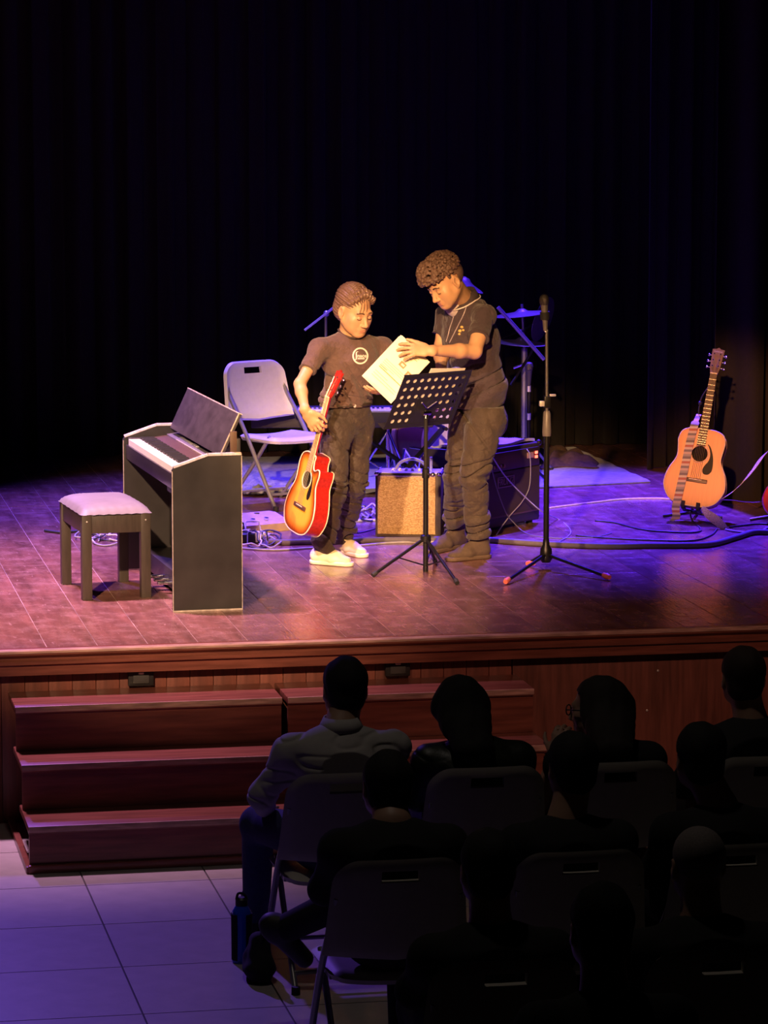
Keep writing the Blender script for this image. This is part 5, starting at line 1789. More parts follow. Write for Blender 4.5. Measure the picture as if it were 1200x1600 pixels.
def shoe(parent, heel, toe, w_, h_, upper_m, sole_m, boot=0.0, ankle=None, laces=None, res=0.004):
    """a shoe standing on the stage between heel and toe points"""
    heel, toe = V(heel), V(toe)
    d = (toe - heel); L = d.length; d.normalize()
    lat = d.cross(UP)
    z0 = heel.z
    def q(u, v, z): return heel + d * (u * L) + lat * v + V((0, 0, z))
    S = SDF(*bounds([q(0, -w_, 0), q(1, w_, 0), q(0, w_, h_ + boot), q(1, -w_, 0)], 0.03), res)
    S.cap(q(0.13, 0, 0.040), q(0.55, 0, 0.036), 0.036, 0.034, 0.02, lat=tuple(lat), ratio=w_ / 0.036)
    S.cap(q(0.55, 0, 0.034), q(0.87, 0, 0.026), 0.034, 0.025, 0.02, lat=tuple(lat), ratio=w_ / 0.034)
    S.cap(q(0.14, 0, 0.05), q(0.30, 0, h_ - 0.028), 0.036, 0.033, 0.025)
    S.cap(q(0.30, 0, h_ - 0.03), q(0.66, 0, 0.046), 0.030, 0.024, 0.02)
    if boot:
        S.cap(q(0.16, 0, 0.06), q(0.17, 0, h_ + boot - 0.02), 0.040, 0.042, 0.02, clip=(q(0.16, 0, h_ + boot), UP))
    S.cut(q(0, 0, 0.014), -UP)
    up = S.build('upper', upper_m, parent)
    S2 = SDF(*bounds([q(0, -w_, 0), q(1, w_, 0), q(0, w_, 0.03), q(1, -w_, 0)], 0.025), res)
    S2.cap(q(0.12, 0, 0.016), q(0.88, 0, 0.016), w_ * 1.0, w_ * 0.92, 0.0)
    S2.cut(q(0, 0, 0.022), UP); S2.cut(q(0, 0, 0.0005), -UP)
    so = S2.build('sole', sole_m, parent)
    if laces:
        b = MB()
        for k in range(4):
            u = 0.34 + 0.075 * k
            zz = h_ - 0.004 - (h_ - 0.062) * (k / 3.6)
            b.tube(smooth_path([q(u, -0.024, zz - 0.012), q(u + 0.02, 0, zz + 0.004), q(u, 0.024, zz - 0.012)], 4), 0.0028, 6)
        b.build('laces', laces, up, world=True)
    return up

# ------------------------------------------------------------------ the boy with the guitar
def make_boy():
    root = empty('person', Zp(525, 872, HS), 0, 'boy in black T-shirt with round white print, holding a sunburst guitar and a songbook', 'person')
    F = (TC * math.cos(0.42) + RT * math.sin(0.42))         # chest direction
    Lb = (RT * math.cos(0.42) - TC * math.sin(0.42))        # towards his left shoulder
    shR, shL = P(499, 545, 17.10), P(598, 543, 17.28)
    chest = P(548, 565, 17.18); waist = P(542, 628, 17.19); pel = P(541, 655, 17.20)
    neckb = P(546, 524, 17.19)
    elR, wrR = P(468.5, 600, 16.98), P(477, 641, 16.885)
    elL, wrL = P(628, 588, 17.12), P(613, 612, 16.90)
    hipR, hipL = P(524, 668, 17.15), P(559, 666, 17.26)
    knR, knL = P(523, 762, 17.12), P(555, 752, 17.30)
    hR, tR, hL, tL = Zp(489, 880, HS), Zp(549, 885, HS), Zp(523, 861, HS), Zp(571, 872, HS)
    anR, anL = hR.lerp(tR, 0.27) + UP * 0.095, hL.lerp(tL, 0.27) + UP * 0.095
    # head
    hf = (TC * 0.74 + RT * 0.60 - UP * 0.36)
    H = HeadFrame(P(554, 485, 17.13), hf, UP * 1.0 - RT * 0.03, 1.03)
    pts = [shR, shL, elR, wrR, elL, wrL, anR, anL, H.p(0, 0, 0.2), P(490, 680, 16.9)]
    S = SDF(*bounds(pts, 0.13), 0.0038)
    S.cap(pel, chest, 0.058, 0.065, 0.05, lat=tuple(Lb), ratio=1.4)
    S.cap(shR.lerp(chest, 0.15), shL.lerp(chest, 0.15), 0.040, 0.040, 0.05)
    for a, b, c, in ((shR, elR, wrR), (shL, elL, wrL)):
        S.cap(a, b, 0.036, 0.028, 0.03)
        S.cap(b, b.lerp(c, 0.3), 0.028, 0.0295, 0.02)
        S.cap(b.lerp(c, 0.3), c, 0.0295, 0.021, 0.02)
    for a, b, c in ((hipR, knR, anR), (hipL, knL, anL)):
        S.cap(a, b, 0.045, 0.034, 0.03)
        S.cap(b, c, 0.034, 0.028, 0.03)
        S.cap(c, c + V((0, 0, -0.04)), 0.028, 0.030, 0.02)
    S.cap(chest, neckb, 0.07, 0.052, 0.04)
    add_head(S, H, neckb, 0.047)
    # right hand closed round the neck of the guitar
    gy = (burst_mtx.col[1].xyz).normalized(); gz = burst_mtx.col[2].xyz.normalized(); gx = burst_mtx.col[0].xyz.normalized()
    grip = burst_mtx @ V((0, 0.665, -0.012))
    hd = (grip - wrR).normalized()
    # knuckles lead down along the neck, fingers wrap behind it
    fw = (RT * 0.52 - UP * 0.80).normalized()
    add_hand(S, wrR, fw, (TC * 0.90 - RT * 0.35), 1, 0.98, ((0.10, 0.75, 0.8), (0.12, 0.8, 0.8), (0.14, 0.85, 0.8), (0.18, 0.9, 0.8)), 0.10, thumb=(0.75, 0.55, -0.25), thumb_curl=0.4)
    # left hand under the songbook
    add_hand(S, wrL, (-RT * 0.90 + TC * 0.15 + UP * 0.02), (TC * 0.35 - UP * 0.85), -1, 0.90, ((0.15, 0.25, 0.2),) * 4, 0.04, thumb=(0.5, 0.6, -0.5))
    face_details(H, root, S.build('body', M_skin_boy, root))
    # T-shirt
    M_tee = mat('faded_black_cotton', (0.105, 0.062, 0.056), 0.9, 0, 0.12, 30, 0.9, 20, sheen=0.15)
    T = SDF(*bounds([shR, shL, pel, neckb, elR.lerp(shR, 0.3), elL.lerp(shL, 0.2)], 0.15), 0.0045)
    T.cap(waist + UP * 0.0, chest + UP * 0.0, 0.094, 0.104, 0.05, lat=tuple(Lb), ratio=1.36)
    T.cap(waist - UP * 0.005, waist + UP * 0.035, 0.094, 0.098, 0.05, lat=tuple(Lb), ratio=1.36)
    T.cap(chest, neckb - UP * 0.035, 0.100, 0.064, 0.06, lat=tuple(Lb), ratio=1.30)
    T.cap(shR, shL, 0.042, 0.042, 0.06)
    for sh in (shR, shL):
        T.cap(neckb.lerp(sh, 0.25) - UP * 0.022, sh + UP * 0.004, 0.040, 0.036, 0.05)
    for sh, el, fr in ((shR, elR, 0.62), (shL, elL, 0.62)):
        d = (el - sh).normalized()
        hem = sh.lerp(el, fr)
        T.cap(sh, hem + d * 0.05, 0.044, 0.051, 0.04, clip=(hem, d))
    T.ell(neckb + UP * 0.020 + F * 0.018, (0.062, 0.062, 0.050), None, 0.008, 'sub')
    cr1, cr2 = crease(3, RT * 0.85 + UP * 0.5, 46, 10), crease(9, UP, 60, 14)
    cz = chest.z
    def folds(x, y, z):
        low = np.clip((cz + 0.05 - z) / 0.16, 0.10, 1)
        hem = np.exp(-((z - waist.z - 0.02) / 0.04) ** 2)
        return -0.014 * low * cr1(x, y, z) - 0.008 * hem * cr2(x, y, z)
    T.disp(folds)
    T.cut(waist - UP * 0.022, -UP)
    tee = T.build('t_shirt', M_tee, root)
    # crew collar
    ring = []
    for i in range(28):
        a = 2 * PI * i / 28
        ring.append(neckb + Lb * (0.061 * math.cos(a)) + F * (0.012 + 0.064 * math.sin(a)) + UP * (0.022 - 0.030 * math.sin(a) * (math.sin(a) > 0) + 0.008 * (math.sin(a) < 0)))
    MB().tube(ring, 0.006, 8, True).build('collar', mat('collar_rib', (0.060, 0.036, 0.032), 0.9), tee, world=True, smooth=180)
    # round chest print, seated on the cloth by projecting onto it
    from mathutils.bvhtree import BVHTree
    me = tee.data
    bvh = BVHTree.FromPolygons([v.co for v in me.vertices], [tuple(p.vertices) for p in me.polygons])
    lc = P(563, 556, 16.9)
    view = (lc - CAM).normalized()
    px = RT; pz = UP
    def on(u, v, off=0.0016):
        o_ = lc + px * u + pz * v - view * 0.3
        h = bvh.ray_cast(o_, view)
        return (h[0] - view * off) if h[0] is not None else lc + px * u + pz * v
    M_prn = mat('white_print', (0.85, 0.74, 0.66), 0.7, 0, 0.02)
    def band(us, wd, name):
        b = MB()
        L = []
        for (u, v, nu, nv) in us:
            L.append([b.bm.verts.new(on(u + nu * k * wd / 2, v + nv * k * wd / 2)) for k in (-1, 0, 1)])
        for A, B in zip(L[:-1], L[1:]):
            for j in (0, 1):
                b.bm.faces.new((A[j], A[j + 1], B[j + 1], B[j]))
        bmesh.ops.recalc_face_normals(b.bm, faces=b.bm.faces[:])
        return b.build(name, M_prn, tee, world=True)
    Rr = 0.0395
    band([(Rr * 0.94 * math.cos(2 * PI * i / 40), Rr * math.sin(2 * PI * i / 40), math.cos(2 * PI * i / 40), math.sin(2 * PI * i / 40)) for i in range(41)], 0.0075, 'print_ring')
    fh = [(-0.0125, 0.020), (-0.0165, 0.022), (-0.0205, 0.016), (-0.0205, 0.004), (-0.0205, -0.010), (-0.0225, -0.020), (-0.027, -0.018)]
    fs = smooth_path([(u, v, 0) for u, v in fh], 5)
    band([(p.x, p.y, 1, 0.25) for p in fs], 0.0058, 'print_scroll')
    for (s_, y_, size, nm) in (('nace', 0.000, 0.026, 'print_word'),):
        tm = text_mesh(s_, size, 0.0, 0.0, True)
        for v in tm.vertices:
            v.co = on(v.co.x + 0.0085, v.co.y + y_, 0.0018)
        tm.materials.append(M_prn)
        o = bpy.data.objects.new(nm, tm); link(o); wchild(o, tee)
    band([(-0.014 + 0.036 * i / 8, -0.0145, 0, 1) for i in range(9)], 0.005, 'print_bar')
    # trousers
    M_tr = mat('dark_brown_trousers', (0.045, 0.030, 0.024), 0.75, 0, 0.12, 20, 1.0, 17, sheen=0.1)
    Q = SDF(*bounds([hipR, hipL, anR, anL, waist], 0.14), 0.0045)
    Q.cap(pel - UP * 0.01, waist, 0.096, 0.090, 0.05, lat=tuple(Lb), ratio=1.34)
    for (a, b, c) in ((hipR, knR, anR), (hipL, knL, anL)):
        Q.cap(a, b, 0.084, 0.066, 0.045)
        Q.cap(b, c.lerp(b, 0.15), 0.066, 0.058, 0.03)
        Q.cap(c.lerp(b, 0.2), c - UP * 0.05, 0.057, 0.058, 0.03, clip=(c - UP * 0.036, -UP))
    cr3, cr4 = crease(5, UP + RT * 0.25, 62, 16), crease(6, RT + UP * 0.4, 30, 8)
    zk, za = knR.z, anR.z
    def tf(x, y, z):
        calf = np.clip((zk - 0.05 - z) / (zk - za), 0, 1)
        knee = np.exp(-((z - zk) / 0.06) ** 2)
        up = np.clip((z - zk) / 0.3, 0, 1)
        return -0.020 * (0.08 + calf + 0.5 * knee) * cr3(x, y, z) - 0.012 * up * cr4(x, y, z)
    Q.disp(tf)
    Q.cut(waist + UP * 0.004, UP)
    tr = Q.build('trousers', M_tr, root)
    # belt, buckle
    ring = [waist + Lb * (0.126 * math.cos(2 * PI * i / 36)) + F * (0.094 * math.sin(2 * PI * i / 36)) + UP * (-0.012) for i in range(36)]
    MB().tube(ring, 0.0105, 6, True).build('waistband', mat('waistband_black', (0.030, 0.020, 0.017), 0.6), tr, world=True, smooth=180)
    bk = waist + F * 0.104 - UP * 0.012
    MB().ball(bk, 0.009, 10, (1, 0.6, 1)).build('button', M_screw, tr, world=True)
    # shoes
    M_can = mat('cream_canvas', (0.80, 0.72, 0.54), 0.75, 0, 0.06, 40, 0.1, 200)
    M_sol = mat('cream_sole', (0.84, 0.78, 0.62), 0.6)
    s1 = empty('shoe', (0, 0, 0)); s1.parent = root; s1.matrix_parent_inverse = root.matrix_basis.inverted()
    s2 = empty('shoe', (0, 0, 0)); s2.parent = root; s2.matrix_parent_inverse = root.matrix_basis.inverted()
    shoe(s1, hR, tR, 0.043, 0.088, M_can, M_sol)
    shoe(s2, hL, tL, 0.042, 0.088, M_can, M_sol)
    # hair: combed back, parted fringe
    M_h = mat('brown_hair', (0.170, 0.098, 0.066), 0.42, 0, 0.35, 120, stretch=(1, 1, 1))
    B_ = SDF(*bounds([H.p(-0.12, -0.15, -0.12), H.p(0.12, 0.15, 0.16), H.p(0.12, -0.15, 0.16), H.p(-0.12, 0.15, -0.12)], 0.03), 0.003)
    B_.ell(H.p(0, -0.028, 0.046), [q * H.s for q in (0.084, 0.099, 0.089)], H.axes, 0.0)
    B_.ell(H.p(0, -0.052, -0.01), [q * H.s for q in (0.078, 0.075, 0.075)], H.axes, 0.02)
        # free the face and the ears
    X, Y_, Z_ = B_.pts((slice(None),) * 3)
    lx, ly, lz = H.loc(X, Y_, Z_)
    hairline = 0.092 - 0.92 * np.abs(lx + 0.012)
    front = np.minimum(np.minimum(ly - (0.018 + 0.0 * lx), (hairline - lz)), 1.0)         # >0 in the face zone
    side = np.minimum(np.minimum(np.abs(lx) - 0.055, 0.028 - lz), ly + 0.030)             # >0 round the ear
    nape = np.minimum(-0.075 - lz, 1.0)
    B_.D = np.maximum(B_.D, np.maximum(np.maximum(front, side), nape).astype(np.float32))
    for a_, b_, ra_, rb_ in (((-0.016, 0.052, 0.104), (-0.050, 0.058, 0.082), 0.015, 0.013), ((-0.050, 0.058, 0.082), (-0.070, 0.040, 0.052), 0.013, 0.008),
                             ((0.0, 0.048, 0.108), (0.040, 0.052, 0.086), 0.013, 0.012), ((0.040, 0.052, 0.086), (0.066, 0.028, 0.052), 0.012, 0.008),
                             ((-0.010, 0.030, 0.122), (0.035, 0.030, 0.110), 0.010, 0.012), ((-0.012, 0.030, 0.122), (-0.050, 0.030, 0.104), 0.011, 0.012)):
        B_.cap(H.p(*a_), H.p(*b_), ra_ * H.s, rb_ * H.s, 0.008)
    wn = wav(21, 5, 40)
    def strands(x, y, z):
        a, b, c = H.loc(x, y, z)
        ph = np.arctan2(c - 0.01, a + 0.012)
        amp = 0.0014 + 0.0016 * np.clip((b - 0.0) / 0.08, 0, 1)
        return amp * np.sin(34 * ph + 2.2 * b * 14 + 1.8 * wn(x, y, z)) + 0.0015 * np.sin(61 * ph + 9 * b)
    B_.disp(strands)
    hair = B_.build('hair', M_h, root)
    st_ = MB()
    def surf(x, y, lift=0.002):
        return H.p(x, y, 0.046 + 0.089 * math.sqrt(max(0.02, 1 - (x / 0.084) ** 2 - ((y + 0.028) / 0.099) ** 2)) + lift)
    for (x0, x1, zt) in ((0.014, 0.020, 0.018), (0.0, -0.004, 0.024), (0.030, 0.040, 0.026)):
        pts = [surf(x0 * 0.5 - 0.006, 0.045), H.p(x0, 0.074, 0.080), H.p((x0 + x1) / 2, 0.086, 0.052), H.p(x1, 0.088, zt)]
        st_.tube(smooth_path(pts, 6), 0.0017, 5)
    for s_ in (-1, 1):
        for k in range(8):
            y0 = 0.060 - 0.011 * k
            pts = []
            for t in range(6):
                u = t / 5
                pts.append(surf(-0.012 + s_ * (0.006 + u * 0.070), y0 - 0.035 * u * u - 0.012 * u, 0.003 - 0.004 * u))
            st_.tube(smooth_path(pts, 4), 0.003, 6, rads=[0.0032 - 0.0020 * i_ / 20 for i_ in range(21)])
    st_.build('fringe', M_h, hair, world=True, smooth=180)
    return root
boy = make_boy()

# ------------------------------------------------------------------ the man leaning over the music stand
def make_man():
    root = empty('person', Zp(725, 868, HS), 0, 'curly-haired man in black polo shirt leaning forward to turn a page', 'person')
    F = (-RT * 0.72 + TC * 0.66).normalized()                   # where he faces
    Lb = UP.cross(F) * 1.0                                      # his left
    Lb = (RT * 0.66 + TC * 0.72).normalized()
    pel = P(748, 648, 17.30); waist = P(750, 600, 17.29); chest = P(734, 528, 17.27)
    neckb = P(723, 470, 17.24)
    shL, shR = P(757, 494, 17.08), P(697, 492, 17.42)
    elL, wrL = P(741, 549, 16.92), P(673, 548, 16.764)
    elR, wrR = P(690, 543, 17.40), P(689, 583, 17.13)
    hipL, hipR = P(760, 656, 17.20), P(733, 652, 17.38)
    knL, knR = P(741, 738, 17.18), P(716, 740, 17.42)
    hL, tL, hR, tR = Zp(762, 871, HS), Zp(700, 877, HS), Zp(724, 853, HS), Zp(668, 866, HS)
    anL, anR = hL.lerp(tL, 0.24) + UP * 0.125, hR.lerp(tR, 0.24) + UP * 0.125
    hf = (-RT * 0.66 + TC * 0.52 - UP * 0.58)
    H = HeadFrame(P(696, 440, 17.10), hf, UP * 0.8 - RT * 0.35 + TC * 0.2, 1.03)
    S = SDF(*bounds([pel, shL, shR, elL, wrL, anL, anR, H.p(0, 0, 0.13), H.p(0, 0.12, 0), wrL - RT * 0.16, wrR - UP * 0.1], 0.10), 0.0038)
    S.cap(pel, chest, 0.062, 0.072, 0.05, lat=tuple(Lb), ratio=1.3)
    S.cap(shL.lerp(chest, 0.15), shR.lerp(chest, 0.15), 0.045, 0.045, 0.05)
    for a, b, c in ((shL, elL, wrL), (shR, elR, wrR)):
        S.cap(a, b, 0.045, 0.038, 0.03)
        S.cap(b, b.lerp(c, 0.35), 0.038, 0.037, 0.02)
        S.cap(b.lerp(c, 0.35), c, 0.037, 0.0235, 0.02)
    for a, b, c in ((hipL, knL, anL), (hipR, knR, anR)):
        S.cap(a, b, 0.052, 0.040, 0.03)
        S.cap(b, c, 0.040, 0.032, 0.03)
    S.cap(chest, neckb, 0.08, 0.058, 0.04)
    add_head(S, H, neckb, 0.055)
    # left hand spread over the page, right hand gathering the sheets
    add_hand(S, wrL, (-RT * 0.95 + UP * 0.06 + TC * 0.12), (UP * 0.62 + TC * 0.75 + RT * 0.1), -1, 1.05,
             ((0.16, 0.28, 0.20), (0.20, 0.32, 0.22), (0.28, 0.34, 0.24), (0.36, 0.36, 0.24)), 0.16, thumb=(0.80, 0.50, -0.05), thumb_curl=0.2)
    add_hand(S, wrR, (-UP * 0.75 + TC * 0.55 - RT * 0.1), (RT * -0.3 + TC * 0.7 + UP * 0.5), -1, 1.0, ((0.3, 0.4, 0.3),) * 4, 0.05)
    face_details(H, root, S.build('body', M_skin_man, root))
    # polo shirt
    M_po = mat('charcoal_polo', (0.052, 0.034, 0.044), 0.85, 0, 0.12, 30, 0.9, 20, sheen=0.15)
    T = SDF(*bounds([pel, shL, shR, neckb, elL], 0.17), 0.0045)
    T.cap(pel - UP * 0.0, waist, 0.118, 0.112, 0.06, lat=tuple(Lb), ratio=1.18)
    T.cap(waist, chest, 0.112, 0.118, 0.06, lat=tuple(Lb), ratio=1.30)
    T.cap(chest, neckb - UP * 0.045, 0.112, 0.075, 0.06, lat=tuple(Lb), ratio=1.30)
    T.cap(shL, shR, 0.052, 0.050, 0.06)
    bk = (neckb - F * 0.06 - UP * 0.05)
    T.cap(bk, chest - F * 0.05, 0.075, 0.09, 0.06, lat=tuple(Lb), ratio=1.3)
    for sh, el, fr in ((shL, elL, 0.62), (shR, elR, 0.60)):
        d = (el - sh).normalized()
        hem = sh.lerp(el, fr)
        T.cap(sh, hem + d * 0.05, 0.054, 0.060, 0.04, clip=(hem, d))
    T.ell(neckb + UP * 0.030 + F * 0.02, (0.072, 0.072, 0.055), None, 0.008, 'sub')
    cr1, cr2 = crease(31, UP - RT * 0.2, 48, 14), crease(39, RT + UP * 0.3, 40, 12)
    def folds(x, y, z):
        low = np.clip((chest.z - 0.02 - z) / 0.15, 0.08, 1)
        hi = np.clip((z - chest.z) / 0.1, 0, 1)
        return -0.0105 * low * cr1(x, y, z) - 0.0050 * hi * cr2(x, y, z)
    T.disp(folds)
    T.cut(pel + UP * 0.022, -UP * 1.0 + F * 0.12)
    polo = T.build('polo_shirt', M_po, root)
    # turned-down collar with white piping
    def arc(r0, r1, lift, a0, a1, n=26):
        out = []
        for i in range(n + 1):
            a = a0 + (a1 - a0) * i / n
            out.append(neckb + Lb * (r0 * math.cos(a)) + F * (0.006 + r1 * math.sin(a)) + UP * (lift - 0.050 * max(0, math.sin(a)) + 0.026 * max(0, -math.sin(a))))
        return out
    a0, a1 = PI / 2 - 0.25 - 2 * PI + 0.5, PI / 2 - 0.25
    inn = arc(0.066, 0.068, 0.046, a0, a1)
    outr = arc(0.093, 0.096, 0.004, a0, a1)
    b = MB()
    A = [b.bm.verts.new(p) for p in inn]; B = [b.bm.verts.new(p) for p in outr]
    for i in range(len(A) - 1):
        b.bm.faces.new((A[i], A[i + 1], B[i + 1], B[i]))
    bmesh.ops.recalc_face_normals(b.bm, faces=b.bm.faces[:])
    bmesh.ops.solidify(b.bm, geom=b.bm.faces[:], thickness=0.005)
    col = b.build('collar', mat('polo_collar', (0.045, 0.030, 0.034), 0.85), polo, world=True, smooth=180)
    M_pip = mat('white_piping', (0.80, 0.70, 0.70), 0.7)
    MB().tube([p + (p - neckb) * 0.02 for p in outr], 0.0036, 6).build('collar_piping', M_pip, polo, world=True, smooth=180)
    # hem ribs of the sleeves
    for sh, el, fr in ((shL, elL, 0.62), (shR, elR, 0.60)):
        d = (el - sh).normalized(); hem = sh.lerp(el, fr)
        u = d.cross(UP).normalized(); v = d.cross(u)
        MB().tube([hem + (u * math.cos(2 * PI * i / 24) + v * math.sin(2 * PI * i / 24)) * 0.0575 - d * 0.004 for i in range(24)], 0.0035, 6, True).build('sleeve_band', mat('polo_collar', ()), polo, world=True, smooth=180)
    # pale inner neckline
    T2 = SDF(*bounds([neckb], 0.13), 0.004)
    T2.ell(neckb + F * 0.062 - UP * 0.020, (0.050, 0.050, 0.060), None, 0)
    T2.cut(neckb + UP * 0.028, UP * 0.8 + F * 0.1)
    T2.build('undershirt', mat('pale_undershirt', (0.62, 0.55, 0.58), 0.85), polo)
    # lanyard
    from mathutils.bvhtree import BVHTree
    me = polo.data
    bvh = BVHTree.FromPolygons([v.co for v in me.vertices], [tuple(p.vertices) for p in me.polygons])
    def on(px, py, off=0.004):
        d = ray(px, py).normalized()
        h = bvh.ray_cast(CAM + d * 12, d)
        return (h[0] - d * off) if h[0] is not None else P(px, py, 17.1)
    lan = MB()
    for ln in ([(711, 486), (707, 500), (703, 512), (700, 524), (697, 534)], [(729, 478), (724, 492), (716, 508), (708, 524), (702, 536)]):
        lan.tube(smooth_path([on(*q) for q in ln], 4), 0.0026, 6)
    lan.build('lanyard', mat('grey_cord', (0.45, 0.38, 0.42), 0.7), polo, world=True, smooth=180)
    em = MB()
    for q, r_ in (((722, 511), 0.010), ((719, 517), 0.011), ((724, 516), 0.008), ((718, 522), 0.008)):
        em.ball(on(*q, off=0.001), r_, 8, (1, 0.5, 0.7))
    em.build('chest_emblem', mat('yellow_embroidery', (0.75, 0.48, 0.14), 0.7), polo, world=True, smooth=15)
    # trousers
    M_tr = mat('olive_brown_trousers', (0.055, 0.037, 0.028), 0.8, 0, 0.12, 20, 1.0, 17, sheen=0.1)
    Q = SDF(*bounds([hipL, hipR, anL, anR, waist, P(797, 640, 17.3)], 0.14), 0.0045)
    Q.cap(pel - UP * 0.03 - F * 0.03, pel + UP * 0.03 - F * 0.01, 0.122, 0.110, 0.05, lat=tuple(Lb), ratio=1.12)
    for (a, b, c) in ((hipL, knL, anL), (hipR, knR, anR)):
        Q.cap(a, b, 0.102, 0.078, 0.05)
        Q.cap(b, c.lerp(b, 0.2), 0.076, 0.062, 0.03)
        Q.cap(c.lerp(b, 0.25), c - UP * 0.02, 0.062, 0.060, 0.03, clip=(c - UP * 0.01, -UP))
    cr3, cr4 = crease(45, UP - RT * 0.25, 58, 16), crease(46, RT + UP * 0.35, 30, 8)
    zk, za = knL.z, anL.z
    def tf(x, y, z):
        calf = np.clip((zk - 0.14 - z) / (zk - za - 0.1), 0, 1)
        knee = np.exp(-((z - zk) / 0.07) ** 2)
        up = np.clip((z - zk) / 0.3, 0, 1)
        return -0.020 * (0.06 + calf + 0.8 * knee) * cr3(x, y, z) - 0.012 * up * cr4(x, y, z)
    Q.disp(tf)
    Q.cut(pel + UP * 0.05, UP)
    Q.build('trousers', M_tr, root)
    # suede boots
    M_su = mat('brown_suede', (0.075, 0.050, 0.036), 0.9, 0, 0.2, 60, 0.2, 250)
    M_bs = mat('dark_crepe_sole', (0.10, 0.065, 0.045), 0.8)
    M_lc = mat('tan_laces', (0.20, 0.13, 0.09), 0.8)
    for hl, to in ((hL, tL), (hR, tR)):
        s = empty('boot', (0, 0, 0)); s.parent = root; s.matrix_parent_inverse = root.matrix_basis.inverted()
        shoe(s, hl, to, 0.046, 0.105, M_su, M_bs, 0.035, laces=M_lc)
    # curly hair
    M_h = mat('curly_brown_hair', (0.150, 0.088, 0.066), 0.6, 0, 0.4, 70)
    B_ = SDF(*bounds([H.p(-0.12, -0.15, -0.05), H.p(0.12, 0.17, 0.2), H.p(0.12, -0.15, 0.2), H.p(-0.12, 0.17, -0.05)], 0.03), 0.0032)
    B_.ell(H.p(0, -0.010, 0.060), [q * H.s for q in (0.078, 0.098, 0.082)], H.axes, 0.0)
    X, Y_, Z_ = B_.pts((slice(None),) * 3)
    lx, ly, lz = H.loc(X, Y_, Z_)
    zone = np.maximum(0.052 - 0.35 * np.clip(-ly, 0, 0.1) - lz, -1.0)
    B_.D = np.maximum(B_.D, zone.astype(np.float32))
    rg = random.Random(77)
    n = 0
    while n < 900:
        a = rg.uniform(0, 2 * PI); t = rg.uniform(-0.12, 1.0)
        cz_ = t; rr = math.sqrt(max(0, 1 - t * t))
        x, y, z = 0.086 * rr * math.cos(a), -0.006 + 0.108 * rr * math.sin(a), 0.064 + 0.086 * cz_
        if y > 0.02: y += 0.018; z += 0.006
        lim = 0.052 if y > 0.04 else 0.040
        if abs(x) > 0.06 and y < 0.06: lim = 0.050
        if y < -0.06: lim = 0.02
        if z < lim: continue
        j = 1 + rg.uniform(-0.05, 0.06)
        B_.ball(H.p(x * j, y * j, 0.06 + (z - 0.06) * j), rg.uniform(0.0055, 0.0098), 0.0015)
        n += 1
    # short faded sides and back
    S5 = B_
    S5.ell(H.p(0, -0.030, 0.020), [q * H.s for q in (0.0785, 0.086, 0.078)], H.axes, 0.004, clip=(H.p(0, -0.010, 0), tuple(H.y)))
    for q in (-1, 1):
        S5.cap(H.p(q * 0.070, 0.010, 0.045), H.p(q * 0.071, 0.008, 0.012), 0.010, 0.006, 0.008)
    X, Y_, Z_ = B_.pts((slice(None),) * 3)
    lx, ly, lz = H.loc(X, Y_, Z_)
    ear = np.minimum(np.minimum(np.abs(lx) - 0.05, 0.026 - lz), ly + 0.034)
    B_.D = np.maximum(B_.D, np.maximum(np.minimum(ear, 0.02 - ly), -0.045 - lz).astype(np.float32))
    B_.build('hair', M_h, root)
    return root
man = make_man()

